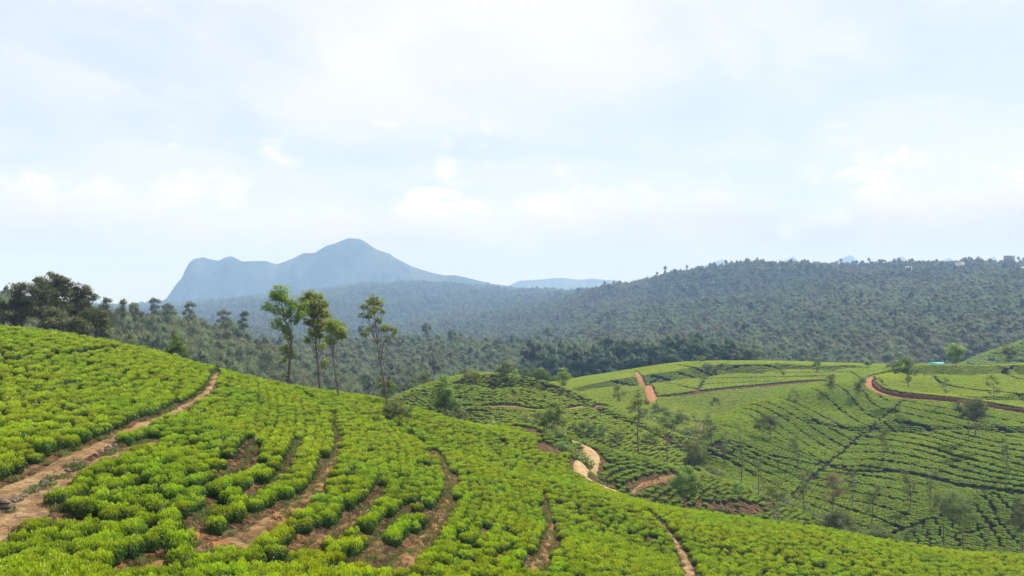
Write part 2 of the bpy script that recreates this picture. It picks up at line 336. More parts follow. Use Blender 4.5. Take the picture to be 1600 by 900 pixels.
# ---------------------------------------------------------------- object helpers
def link(o): COL.objects.link(o); return o
def tag(o, label=None, cat=None, group=None, kind=None):
    if label: o['label'] = label
    if cat: o['category'] = cat
    if group: o['group'] = group
    if kind: o['kind'] = kind
    return o
def mesh_np(name, verts, faces, mats, attrs=None, midx=None, smooth=False):
    """faces: list of index arrays, each (n,3) or (n,4)"""
    me = bpy.data.meshes.new(name); verts = np.asarray(verts, np.float32)
    faces = [np.asarray(f, np.int32) for f in faces if len(f)]
    me.vertices.add(len(verts)); me.vertices.foreach_set('co', verts.ravel())
    nl = sum(f.size for f in faces); nf = sum(len(f) for f in faces)
    me.loops.add(nl); me.polygons.add(nf)
    me.loops.foreach_set('vertex_index', np.concatenate([f.ravel() for f in faces]))
    sizes = np.concatenate([np.full(len(f), f.shape[1], np.int32) for f in faces])
    starts = np.concatenate([[0], np.cumsum(sizes)[:-1]]).astype(np.int32)
    me.polygons.foreach_set('loop_start', starts); me.polygons.foreach_set('loop_total', sizes)
    for m in (mats if isinstance(mats, (list, tuple)) else [mats]): me.materials.append(m)
    if midx is not None: me.polygons.foreach_set('material_index', np.asarray(midx, np.int32))
    if smooth: me.polygons.foreach_set('use_smooth', np.ones(nf, bool))
    for k, v in (attrs or {}).items():
        a = me.attributes.new(k, 'FLOAT', 'POINT'); a.data.foreach_set('value', np.asarray(v, np.float32))
    me.update(calc_edges=True)
    return me
class MB:
    """collects pieces, then becomes one mesh"""
    def __init__(s): s.v = []; s.q = []; s.t = []; s.qm = []; s.tm = []; s.y = []; s.ti = []; s.n = 0
    def add(s, v, q=(), t=(), mi=0, young=0.5, tint=0.5):
        v = np.asarray(v, float).reshape(-1, 3); k = len(v)
        if len(q): s.q.append(np.asarray(q) + s.n); s.qm += [mi] * len(q)
        if len(t): s.t.append(np.asarray(t) + s.n); s.tm += [mi] * len(t)
        s.v.append(v); s.y.append(np.broadcast_to(young, (k,))); s.ti.append(np.broadcast_to(tint, (k,))); s.n += k
    def tube(s, pts, rad, sides=6, mi=0):
        pts = np.asarray(pts, float); n = len(pts); rad = np.broadcast_to(rad, (n,))
        d = np.gradient(pts, axis=0) if n > 1 else np.array([[0, 0, 1.]])
        d /= np.linalg.norm(d, axis=1, keepdims=True) + 1e-9
        ref = np.where(np.abs(d[:, 2:3]) > .9, [[1., 0, 0]], [[0, 0, 1.]])
        a = np.cross(d, ref); a /= np.linalg.norm(a, axis=1, keepdims=True) + 1e-9
        b = np.cross(d, a); th = np.arange(sides) / sides * 2 * np.pi
        v = pts[:, None] + rad[:, None, None] * (a[:, None] * np.cos(th)[None, :, None] + b[:, None] * np.sin(th)[None, :, None])
        i = np.arange(n - 1)[:, None] * sides; j = np.arange(sides)[None]; j2 = (j + 1) % sides
        s.add(v.reshape(-1, 3), np.stack([i + j, i + j2, i + sides + j2, i + sides + j], -1).reshape(-1, 4), mi=mi)
    def leaves(s, c, size, rs, up=None, asp=0.5, young=0.5, tint=None, mi=0, out=None, tang=None):
        """rhombic leaves at the centres c; up = share of upright direction"""
        c = np.asarray(c, float); n = len(c)
        if n == 0: return
        ax = rs.randn(n, 3)
        if out is not None: ax = ax * 0.9 + out
        if up is not None: ax = ax / np.linalg.norm(ax, axis=1, keepdims=True); ax[:, 2] = ax[:, 2] * 0.6 + up
        if tang is not None: tg = np.asarray(tang, float) + rs.randn(n, 3) * .45; tg /= np.linalg.norm(tg, axis=1, keepdims=True); ax = ax - tg * (ax * tg).sum(1, keepdims=True)
        ax /= np.linalg.norm(ax, axis=1, keepdims=True)
        w = np.cross(ax, rs.randn(n, 3) if tang is None else tg + rs.randn(n, 3) * .2); w /= np.linalg.norm(w, axis=1, keepdims=True)
        L = np.broadcast_to(size, (n,))[:, None] * (0.7 + 0.6 * rs.rand(n, 1))
        v = np.stack([c - ax * L * .5, c + w * L * asp * .5, c + ax * L * .5, c - w * L * asp * .5], 1)
        t = rs.rand(n) if tint is None else np.broadcast_to(tint, (n,))
        s.add(v.reshape(-1, 3), np.arange(4 * n).reshape(n, 4), mi=mi, young=np.repeat(np.broadcast_to(young, (n,)), 4), tint=np.repeat(t, 4))
    def box(s, lo, hi, mi=0):
        x0, y0, z0 = lo; x1, y1, z1 = hi
        s.add([(x0,y0,z0),(x1,y0,z0),(x1,y1,z0),(x0,y1,z0),(x0,y0,z1),(x1,y0,z1),(x1,y1,z1),(x0,y1,z1)],
              [(0,3,2,1),(4,5,6,7),(0,1,5,4),(1,2,6,5),(2,3,7,6),(3,0,4,7)], mi=mi)
    def mesh(s, name, mats, smooth=False):
        return mesh_np(name, np.concatenate(s.v), [np.concatenate(s.q) if s.q else [], np.concatenate(s.t) if s.t else []], mats,
                       {'young': np.concatenate(s.y), 'tint': np.concatenate(s.ti)}, s.qm + s.tm, smooth)
def obj(name, me, parent=None, loc=(0, 0, 0)):
    o = bpy.data.objects.new(name, me); o.location = loc; link(o)
    if parent: o.parent = parent
    return o
def empty(name, loc, rz=0.0, sc=1.0):
    o = bpy.data.objects.new(name, None); o.location = loc; o.rotation_euler = (0, 0, rz); o.scale = (sc,) * 3; o.empty_display_size = 0.5
    return link(o)
def lathe_blob(rs, r, h, z0, seg=12, rings=6, amp=0.15, pw=1.0):
    """closed lumpy dome, base radius r, height h"""
    th = np.arange(seg) / seg * 2 * np.pi; ph = np.linspace(0, 1, rings)
    v = []
    for i, p in enumerate(ph):
        a = p * np.pi * 0.5 * 1.25 - 0.4
        rr = r * max(0.0, math.cos(a)) ** pw; zz = z0 + h * (math.sin(a) + 0.39) / 1.39
        if i == rings - 1: rr = 0.02 * r
        for t in th: k = 1 + amp * (rs.rand() - .5) * 2; v.append((rr * k * math.cos(t), rr * k * math.sin(t), zz * (1 + amp * .4 * (rs.rand() - .5))))
    q = [(i*seg+j, i*seg+(j+1)%seg, (i+1)*seg+(j+1)%seg, (i+1)*seg+j) for i in range(rings-1) for j in range(seg)]
    return v, q
# ---------------------------------------------------------------- guide lines on the land
def gline(pts, **k): return np.array([hit(px, py, **k) for px, py in pts])
def resample(p, n):
    p = np.asarray(p, float); s = np.r_[0, np.cumsum(np.hypot(*np.diff(p[:, :2], axis=0).T))]
    t = np.linspace(0, s[-1], n); return np.stack([np.interp(t, s, p[:, k]) for k in range(p.shape[1])], 1)
def smooth_line(p, n=80):
    q = resample(p, n)
    for _ in range(6): q[1:-1] = (q[:-2] + 2 * q[1:-1] + q[2:]) / 4
    return q
def seg_dist(x, y, line):
    """distance to a polyline and the parameter (0..1) of the nearest point"""
    best = np.full(x.shape, 1e9); par = np.zeros(x.shape); n = len(line) - 1
    for i in range(n):
        ax, ay = line[i, :2]; bx, by = line[i+1, :2]; dx, dy = bx-ax, by-ay
        t = np.clip(((x-ax)*dx + (y-ay)*dy) / (dx*dx+dy*dy+1e-9), 0, 1)
        d = np.hypot(x-ax-t*dx, y-ay-t*dy); m = d < best
        best = np.where(m, d, best); par = np.where(m, (i+t)/n, par)
    return best, par
def to_px(x, y, z): return 800 + x / y * F, 450 - z / y * F
def owner(x, y):
    names = list(HILLS); zs = np.stack([hill_z(HILLS[k], x, y) for k in names]); i = zs.argmax(0)
    return np.array(names)[i], zs.max(0)

# name: (photo points, [half widths], search limits)
STRIPS = {
 'P1': ([(341,580),(336,592),(330,606),(316,622),(285,638),(240,658),(185,684),(130,710),(85,736),(40,758),(0,777),(-60,806)], [0.35,0.5,0.48,0.5,0.52,0.56,0.62,0.68,0.78,0.9,1.1,1.3], dict(dmax=116)),
 'P1low': ([(250,690),(200,706),(150,728),(100,752),(55,786),(20,815),(-40,850)], [0.35,0.45,0.35,0.5,0.8,1.1,1.2], dict(dmax=100)),
 'S1': ([(519,646),(529,690),(521,722),(500,758),(464,796),(420,828),(360,852),(300,868),(235,884),(190,905)], [0.25,0.3,0.38,0.5,0.75,0.9,1.0,0.9,0.6,0.3], dict(dmax=100)),
 'S1b': ([(330,800),(300,830),(290,862),(330,880)], [0.2,0.5,0.6,0.4], dict(dmax=100)),
 'S2': ([(688,712),(702,745),(703,778),(684,812),(655,855),(612,898)], [0.3,0.35,0.4,0.45,0.6,0.75], dict(dmax=110)),
 'S3': ([(850,775),(862,830),(850,868),(835,905)], [0.25,0.5,0.7,0.8], dict(dmax=110)),
 'S3b': ([(850,856),(885,868),(925,885)], [0.6,0.7,0.4], dict(dmax=110)),
 'S4': ([(600,768),(565,802),(520,838),(470,870),(425,902)], [0.25,0.35,0.45,0.45,0.4], dict(dmax=100)),
 'S5': ([(640,792),(605,830),(580,868),(545,900)], [0.2,0.3,0.5,0.4], dict(dmax=100)),
 'S6': ([(400,690),(385,722),(350,752),(300,775)], [0.15,0.25,0.25,0.15], dict(dmax=100)),
 'S7': ([(465,690),(452,722),(425,760),(380,790)], [0.15,0.28,0.3,0.15], dict(dmax=100)),
 'S8': ([(590,650),(640,680),(688,712)], [0.25,0.3,0.3], dict(dmax=125)),
 'S9': ([(770,682),(790,700)], [0.4,0.6], dict(dmax=145)),
 'S10': ([(455,607),(490,628),(519,646)], [0.25,0.3,0.35], dict(dmax=125)),
 'S11': ([(188,524),(165,548),(110,560),(50,562),(-20,578)], [0.3,0.4,0.4,0.35,0.3], dict(dmax=104)),
 'P2a': ([(893,692),(910,698),(926,706),(922,718),(908,730),(906,744),(930,760),(966,773)], [0.6,1.3,2.0,1.8,1.4,1.3,1.1,0.9], dict(dmin=90, dmax=160)),
 'P2b': ([(972,779),(1005,798),(1035,822),(1056,848),(1068,868),(1077,890),(1080,915)], [0.25,0.3,0.4,0.5,0.65,0.8,0.8], dict(dmax=120)),
 'K1': ([(1056,744),(1032,750),(1004,758),(988,772)], [1.0,0.9,0.7,0.5], dict(dmin=130, dmax=200)),
 'C1': ([(752,637),(800,635),(835,641),(880,641),(930,638),(970,633)], [0.5,0.9,0.7,0.6,0.6,0.6], dict(dmin=205, dmax=320)),
 'E1': ([(994,582),(998,592),(1006,604),(1016,616),(1021,627),(1012,631)], [1.2,1.6,1.9,2.2,2.6,1.5], dict(dmin=300, dmax=470)),
 'E2': ([(1030,623),(1070,620),(1120,613),(1180,607),(1240,601),(1292,597)], [.35,.4,.45,.8,.6,.4], dict(dmin=300, dmax=450)),
 'B1': ([(1362,588),(1357,596),(1357,606),(1372,616),(1420,624),(1480,629),(1540,638),(1600,648),(1700,662)], [1.5,1.6,1.7,1.2,0.8,0.8,0.8,0.8,0.8], dict(dmin=240, dmax=420)),
 'B2': ([(1412,626),(1395,643),(1370,661),(1345,683),(1318,707),(1290,729),(1262,755),(1235,779)], [0.2,0.3,0.15,0.35,0.2,0.3,0.15,0.2], dict(dmin=180, dmax=330)),
 'B3': ([(1100,655),(1096,672),(1090,690)], [0.7,0.7,0.6], dict(dmin=200, dmax=330)),
 'T1': ([(1432,582),(1470,603),(1520,612),(1600,619),(1700,624)], [0.5,0.6,0.6,0.6,0.6], dict(dmin=270, dmax=420)),
 'T2': ([(1582,575),(1568,580),(1576,590),(1600,597),(1660,600)], [0.5,0.6,0.7,0.7,0.7], dict(dmin=280, dmax=420)),
}
LINES = {}
for k, (pts, hw, lim) in STRIPS.items():
    g = gline(pts, **lim); g = np.c_[g, np.array(hw) * (.7 if k[0] == 'S' and k != 'S1' else .85 if k == 'S1' else 1.0)]; LINES[k] = smooth_line(g, 12 + 6 * len(pts))
def interp_lines(a, b, n, ends=True, N=40):
    a = resample(a, N); b = resample(b, N)
    fr = np.linspace(0, 1, n + 2); fr = fr if ends else fr[1:-1]
    return [a * (1 - f) + b * f for f in fr]
def bl(pts): return gline(pts, dmin=160, dmax=420)
_G = [bl(p) for p in ([(1412,628),(1500,645),(1600,664),(1700,685)], [(1385,652),(1500,680),(1600,700),(1700,720)], [(1345,684),(1450,700),(1520,720),(1600,742),(1700,760)],
      [(1290,729),(1350,731),(1400,738),(1450,745),(1520,762),(1590,773),(1700,790)], [(1237,780),(1300,805),(1360,830),(1410,855)])]
_U = [bl(p) for p in ([(1335,593),(1380,608),(1412,622)], [(1215,624),(1290,655),(1345,682)], [(1145,648),(1230,690),(1290,727)], [(1125,690),(1200,714),(1285,730)], [(1100,705),(1180,745),(1236,777)])]
GAPS = []
for i, n in enumerate((2, 3, 3)): GAPS += [(l, 0.42) for l in interp_lines(_G[i], _G[i+1], n)]
GAPS += [(l, 0.42) for l in interp_lines(resample(_G[3][:4], 20), _G[4], 5)]
for i, n in enumerate((4, 4, 2, 3)): GAPS += [(l, 0.4) for l in interp_lines(_U[i], _U[i+1], n)]
for p, w in (([(1385,838),(1430,822),(1470,808),(1500,795),(1525,782),(1560,772),(1600,762)],0.35), ([(1300,733),(1400,740),(1450,747),(1520,764),(1590,775)],0.8), ([(1215,624),(1290,655),(1345,682),(1450,702),(1520,722)],0.6),
    ([(1425,823),(1436,855)],0.2), ([(1442,818),(1455,858)],0.2), ([(1460,812),(1474,850)],0.2), ([(1478,800),(1490,830),(1500,858)],0.22), ([(1515,800),(1530,832),(1540,856)],0.2),
    ([(1520,788),(1545,820),(1568,858)],0.26), ([(1540,780),(1562,818),(1590,850)],0.26), ([(1556,776),(1578,798),(1586,816)],0.26), ([(1500,838),(1530,832),(1560,822)],0.24), ([(1100,660),(1180,635),(1215,624)],0.4)):
    GAPS.append((bl(p), w))
def el(pts): return gline(pts, dmin=340, dmax=466)
for p, w in (([(1142,567),(1115,588),(1090,613)],0.8), ([(1060,572),(1085,577),(1110,588)],0.7), ([(1020,590),(1045,596)],1.0), ([(1035,592),(1015,600)],.5), ([(1060,585),(1085,592),(1100,600)],0.5),
    ([(1040,600),(1070,606),(1090,612)],0.5), ([(1125,578),(1220,576),(1330,577)],0.6), ([(1118,586),(1220,584),(1330,583),(1400,582)],0.6), ([(1108,594),(1220,591),(1300,589)],0.7), ([(1098,603),(1200,599)],0.6),
    ([(1150,570),(1260,570),(1390,572)],0.5), ([(950,597),(990,605)],0.5), ([(1000,612),(960,622)],0.5)):
    GAPS.append((el(p), w))

# ---------------------------------------------------------------- the land: one sheet out to the horizon
def build_land():
    fine = np.radians(np.arange(-36, 36.01, 0.115)); coarse = np.radians(np.arange(40, 320.1, 4.0))
    ang = np.concatenate([fine, coarse]); na = len(ang)
    rad = [2.5]
    while rad[-1] < 12400: rad.append(rad[-1] * (1.0125 if rad[-1] < 600 else 1.022))
    rad = np.array(rad); nr = len(rad)
    R, A = np.meshgrid(rad, ang, indexing='ij'); X = R * np.sin(A); Y = R * np.cos(A)
    Z = ground_z(X, Y)
    own, hz = owner(X.ravel(), Y.ravel()); hz = hz.reshape(X.shape)
    tea = ((R < 640) & (hz > Z - 3.0)).astype(float)
    near = R < 230
    Z = Z + np.where(near, fbm(X * .9, Y * .9, 3) * 0.22 + fbm(X * .25, Y * .25, 2) * .3, 0)
    v = np.stack([X, Y, Z], -1).reshape(-1, 3)
    i = np.arange(nr - 1)[:, None] * na; j = np.arange(na)[None]; j2 = (j + 1) % na
    q = np.stack([i + j, i + j2, i + na + j2, i + na + j], -1).reshape(-1, 4)[:, ::-1]
    v = np.r_[v, [[0, 0, Z[0].mean()]]]; c = len(v) - 1
    t = np.stack([np.arange(na), np.full(na, c), (np.arange(na) + 1) % na], -1)
    gap_shade = np.isin(own, ['B', 'E', 'F', 'C']).astype(float) * np.where(own == 'C', .55, 1.0)  # far tea hills: soil darkened so the row gaps look shaded
    me = mesh_np('ground', v, [q, t], M_LAND, {'tea': np.r_[tea.ravel(), 1.0], 'litter_shade': np.r_[gap_shade, 0.0]}, smooth=True)
    tag(obj('ground', me), kind='structure')
def gz(x, y):   # the land's height with its fine relief
    x = np.asarray(x, float); y = np.asarray(y, float)
    return ground_z(x, y) + np.where(np.hypot(x, y) < 230, fbm(x * .9, y * .9, 3) * 0.22 + fbm(x * .25, y * .25, 2) * .3, 0)
build_land()

def ribbon(name, line, mat, lift=0.05, grow=1.0, cross=7, wob=0.25, step=None):
    rs = np.random.RandomState(len(line) * 7 + 3)
    L = np.hypot(*np.diff(line[:, :2], axis=0).T).sum(); n = max(12, min(260, int(L / (step or 0.5))))
    p = resample(line, n); d = np.gradient(p[:, :2], axis=0); d /= np.linalg.norm(d, axis=1, keepdims=True) + 1e-9
    nrm = np.stack([-d[:, 1], d[:, 0]], 1); s = np.linspace(-1, 1, cross)
    w = p[:, 2:3] * grow * (1 + wob * (fbm(p[:, 0:1] * .8 + 3 * np.sign(s), p[:, 1:2] * .8, 3)) * 2)
    X = p[:, 0:1] + nrm[:, 0:1] * w * s; Y = p[:, 1:2] + nrm[:, 1:2] * w * s
    prof = (1 - np.abs(s) ** 3)
    Z = gz(X, Y) + lift * prof + 0.02 - (1 - prof) * 0.06
    i = np.arange(n - 1)[:, None] * cross; j = np.arange(cross - 1)[None]
    q = np.stack([i + j, i + j + 1, i + cross + j + 1, i + cross + j], -1).reshape(-1, 4)
    v = np.stack([X, Y, Z], -1).reshape(-1, 3)
    a, b, c = v[q[0, 0]], v[q[0, 1]], v[q[0, 2]]
    if np.cross(b - a, c - a)[2] < 0: q = q[:, ::-1]
    return tag(obj(name, mesh_np(name, v, [q], mat, smooth=True)), kind='structure')
for k, m, g, lf in (('P1', M_PATH, 0.95, .07), ('P1low', M_PATH, 1.25, .05), ('P2a', M_SAND, 0.85, .5), ('P2b', M_PATH, .8, .07), ('K1', M_SOIL, .6, .08), ('C1', M_PATH, 0.7, .1), ('E1', M_RED, 1.0, .25), ('B1', M_RED, 1.0, .25), ('B3', M_PATH, .8, .12)):
    ribbon('dirt_path' if m is M_PATH else 'red_earth_road', LINES[k], m, lift=lf, grow=g)
for k in ('S1', 'S1b', 'S2', 'S3', 'S3b', 'S4', 'S5', 'S9'):
    ribbon('bare_earth_strip', LINES[k], M_SOIL, lift=0.06, grow=1.1)

# cut banks along the two roads: a face of earth and a long back slope that carries tea
BANKS = []
def bank(name, line, side_far, h, back=7.0, off=1.5, face=0.8):
    n = 120; p = resample(line, n); d = np.gradient(p[:, :2], axis=0); d /= np.linalg.norm(d, axis=1, keepdims=True)
    nrm = np.stack([-d[:, 1], d[:, 0]], 1)
    if nrm[:, 1].mean() < 0: nrm = -nrm
    offs = np.array([off, off + face * .35, off + face, off + face + back * .5, off + face + back]); hs = np.array([-0.1, .62, 1.0, .5, -0.03]) * h
    fade = np.minimum(1, np.minimum(np.arange(n), np.arange(n)[::-1]) / 10.0)
    nf = 1 + fbm(p[:, 0] * .5, p[:, 1] * .5, 3)
    X = p[:, 0:1] + nrm[:, 0:1] * offs; Y = p[:, 1:2] + nrm[:, 1:2] * offs
    Z = gz(X, Y) + hs[None] * fade[:, None] * nf[:, None]
    c = len(offs); i = np.arange(n-1)[:, None]*c; j = np.arange(c-1)[None]
    q = np.stack([i+j, i+j+1, i+c+j+1, i+c+j], -1).reshape(-1, 4)
    v = np.stack([X, Y, Z], -1).reshape(-1, 3)
    tag(obj('earth_bank', mesh_np('earth_bank', v, [q], M_BANK)), kind='structure')
    BANKS.append((p[:, :2] + nrm * (off + face), h, back, p[:, :2]))
_b = LINES['B1']; _i = int(len(_b) * .36)
bank('road', _b[_i:], True, 1.25, 7.0, 1.0)
bank('field', LINES['E2'], True, 0.5, 8.0, 0.5)
bank('end', LINES['E1'][:0] if False else LINES['B1'][int(len(_b)*.12):_i+3], True, 0.01, 2, 1.5)
BANKS.pop()
def bank_lift(x, y):
    z = np.zeros(x.shape)
    for crest, h, back, ln in BANKS:
        d, t = seg_dist(x, y, crest); d2, _ = seg_dist(x, y, ln)
        far = d2 > d
        z = np.maximum(z, np.where(far & (d < back), h * (1 - d / back) * np.clip(np.minimum(t, 1-t) * 12, 0, 1), 0))
    return z

# ---------------------------------------------------------------- tea bushes
def tea_bush(seed, nleaf, size, r=0.62, h=0.82, stems=True, flat=0.0, core_seg=12):
    rs = np.random.RandomState(seed); mb = MB()
    nl = 6; lobes = [(0, 0, r * .46, .05)] + [(r * .6 * math.cos(a), r * .6 * math.sin(a), r * (.34 + .16 * rs.rand()), rs.rand() * .26 - .16) for a in (np.arange(nl) + rs.rand(nl) * .5) / nl * 6.283]
    v, q = lathe_blob(rs, r * (.80 if flat else .74), h * (.84 if flat else .74), 0.08, core_seg, 6, .12 if flat else .2, .5 if flat else 1.0)
    mb.add(v, q, young=0.12, tint=0.35)
    if stems:
        for k in range(4):
            a = rs.rand() * 6.28; mb.tube([(0.04 * math.cos(a), .04 * math.sin(a), -.35), (.12 * math.cos(a), .12 * math.sin(a), .05), (.28 * math.cos(a), .28 * math.sin(a), .4)], (.03, .022, .012), 4, 1)
    C = []; Yg = []; O = []
    per = rs.choice(len(lobes), nleaf, p=np.array([l[2] ** 2 for l in lobes]) / sum(l[2] ** 2 for l in lobes))
    for i in per:
        lx, ly, lr, lz = lobes[i]
        u = rs.rand(); th = rs.rand() * 6.283
        el = math.asin(min(1, u ** .8)) if rs.rand() < .72 else -rs.rand() * .5
        d = np.array([math.cos(el) * math.cos(th), math.cos(el) * math.sin(th), math.sin(el)])
        zc = h * .52 + lz
        p = np.array([lx, ly, zc]) + d * np.array([lr, lr, h * .46 * (1 + .12 * rs.randn())])
        if flat: p[2] = h * (.45 + .47 * math.copysign(abs(d[2]) ** .45, d[2])) * (1 + .05 * rs.randn())
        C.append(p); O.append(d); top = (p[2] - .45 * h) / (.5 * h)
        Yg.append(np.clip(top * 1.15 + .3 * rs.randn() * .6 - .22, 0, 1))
    C = np.array(C); Yg = np.array(Yg); O = np.array(O)
    m = Yg > .45
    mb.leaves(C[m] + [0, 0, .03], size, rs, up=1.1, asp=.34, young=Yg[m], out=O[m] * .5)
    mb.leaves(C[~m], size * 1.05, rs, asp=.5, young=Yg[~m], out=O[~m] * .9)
    return mb
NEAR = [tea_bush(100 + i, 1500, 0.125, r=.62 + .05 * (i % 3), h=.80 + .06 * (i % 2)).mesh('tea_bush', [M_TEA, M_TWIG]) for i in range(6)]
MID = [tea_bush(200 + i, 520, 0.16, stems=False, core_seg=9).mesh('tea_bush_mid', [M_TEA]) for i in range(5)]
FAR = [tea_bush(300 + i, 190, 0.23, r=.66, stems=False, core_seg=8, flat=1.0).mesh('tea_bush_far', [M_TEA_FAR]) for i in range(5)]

class Hash:
    def __init__(s, cell): s.c = cell; s.d = {}
    def ok(s, x, y, r):
        i, j = int(x // s.c), int(y // s.c)
        for a in (i-1, i, i+1):
            for b in (j-1, j, j+1):
                for (u, v, rr) in s.d.get((a, b), ()):
                    if (u-x)**2 + (v-y)**2 < (r * .5 + rr * .5)**2: return False
        s.d.setdefault((i, j), []).append((x, y, r)); return True

def al(pts): return gline(pts, dmax=150)
def beyond(l, m=22.0):      # carry a guide on past the crest it starts at
    d = l[0] - l[1]; d = d / (np.hypot(*d) + 1e-9); return np.r_[[l[0] + d * m], l]
GA = [[(333,571),(250,552),(150,529),(0,510),(-200,500)],
      [(336,575),(290,600),(230,590),(150,585),(0,600),(-200,640)],
      [(338,580),(322,612),(240,648),(130,698),(60,730),(0,757),(-100,800)],
      [(345,578),(342,604),(300,640),(240,676),(170,716),(105,760),(50,800),(0,836),(-80,880)],
      [(395,590),(400,640),(370,700),(310,760),(250,800),(170,840),(80,880),(-50,960)],
      [(450,604),(500,640),(515,690),(500,745),(440,805),(360,850),(250,872),(170,905),(60,960)],
      [(540,615),(570,650),(600,700),(600,745),(560,800),(500,850),(440,900),(380,960)],
      [(600,624),(660,680),(692,720),(700,775),(655,850),(610,900),(560,970)],
      [(700,657),(770,700),(840,770),(858,830),(835,905),(815,980)],
      [(790,672),(860,720),(930,790),(985,850),(1010,905),(1020,960)],
      [(880,692),(905,745),(965,776),(1020,812),(1060,850),(1078,905),(1080,960)]]
GA2 = [[(900,745),(965,776),(1020,812),(1060,850),(1082,905),(1085,960)],
       [(930,760),(1000,790),(1090,830),(1170,865),(1260,905),(1420,980)],
       [(950,768),(1060,795),(1200,826),(1330,852),(1480,880),(1660,915)],
       [(960,770),(1080,797),(1200,819),(1400,853),(1600,866),(1750,870)]]
cand = []
def fill(guides, pitch, step, ext=0.0, rsd=5):
    rs = np.random.RandomState(rsd); g = [al(p) for p in guides]
    if ext: g = [beyond(l, ext) for l in g]
    for a, b in zip(g[:-1], g[1:]):
        a, b = resample(a, 60), resample(b, 60)
        n = max(1, int(round(np.percentile(np.hypot(*(a - b).T), 90) / pitch)))
        for k in range(n):
            l = a * (1 - k / n) + b * (k / n); L = np.hypot(*np.diff(l, axis=0).T).sum(); m = max(2, int(L / step))
            l = resample(l, m) + rs.randn(m, 2) * 0.07
            cand.append(l)
fill(GA, 1.02, 0.68, 10.0); fill(GA2, 1.0, 0.68, 0.0, 6)
# the back of the spur and the corner under the camera
rs = np.random.RandomState(11)
cand = np.concatenate(cand)
own, hz = owner(cand[:, 0], cand[:, 1])
zc = ground_z(cand[:, 0], cand[:, 1]); cpx, cpy = to_px(cand[:, 0], np.maximum(cand[:, 1], 1), zc)
keep = (own == 'A') & (cand[:, 1] > 12)
def clear_of(x, y, keys, rad):
    k = np.ones(len(x), bool)
    for n in keys:
        l = LINES[n]; d, t = seg_dist(x, y, l); hw = np.interp(t, np.linspace(0, 1, len(l)), l[:, 2]); k &= d > hw + rad
    return k
keep &= clear_of(cand[:, 0], cand[:, 1], [k for k in STRIPS if k[0] in 'PS' and k != 'P1low'], 0.33)
keep &= clear_of(cand[:, 0], cand[:, 1], ['P1low'], 0.45) & clear_of(cand[:, 0], cand[:, 1], ['P2a'], 0.7)
def ell(px, py, cx, cy, rx, ry): return ((px - cx) / rx) ** 2 + ((py - cy) / ry) ** 2 < 1
for e in ((870,700,34,14), (330,862,75,17), (250,872,40,14), (862,860,20,16), (60,800,34,16), (80,775,20,8)): keep &= ~ell(cpx, cpy, *e)
gapn = fbm(cand[:, 0] * .33, cand[:, 1] * .33, 3)
low = np.clip((cpy - 640) / 160, 0, 1) * np.clip((900 - np.abs(cpx - 450) * 1.3) / 600, 0, 1)
keep &= ~(gapn > 0.30 - 0.17 * low)
cand = cand[keep]; order = rs.permutation(len(cand)); H = Hash(1.2); acc = []
for i in order:
    x, y = cand[i]; s = 0.92 + 0.28 * rs.rand()
    if H.ok(x, y, 0.665 * s): acc.append((x, y, s))
acc = np.array(acc)
_spec = [hit(280,868), hit(95,790), hit(600,905)]
d0 = [np.hypot(acc[:, 0]-a, acc[:, 1]-b) for a, b in _spec[:2]]
acc = acc[(d0[0] > 1.25) & (d0[1] > 1.2)]
acc = np.r_[acc, [[*_spec[0], 1.30], [*_spec[1], 1.25]]]
az_ = gz(acc[:, 0], acc[:, 1]); apx, apy = to_px(acc[:, 0], acc[:, 1], az_)
inview = (apx > -15) & (apx < 1615) & (apy < 930)
rank = np.where(inview, acc[:, 2] / acc[:, 1], -1); rank[-2:] = 9
idx = np.argsort(-rank); top300 = set(idx[:300].tolist())
print('near bushes', len(acc))

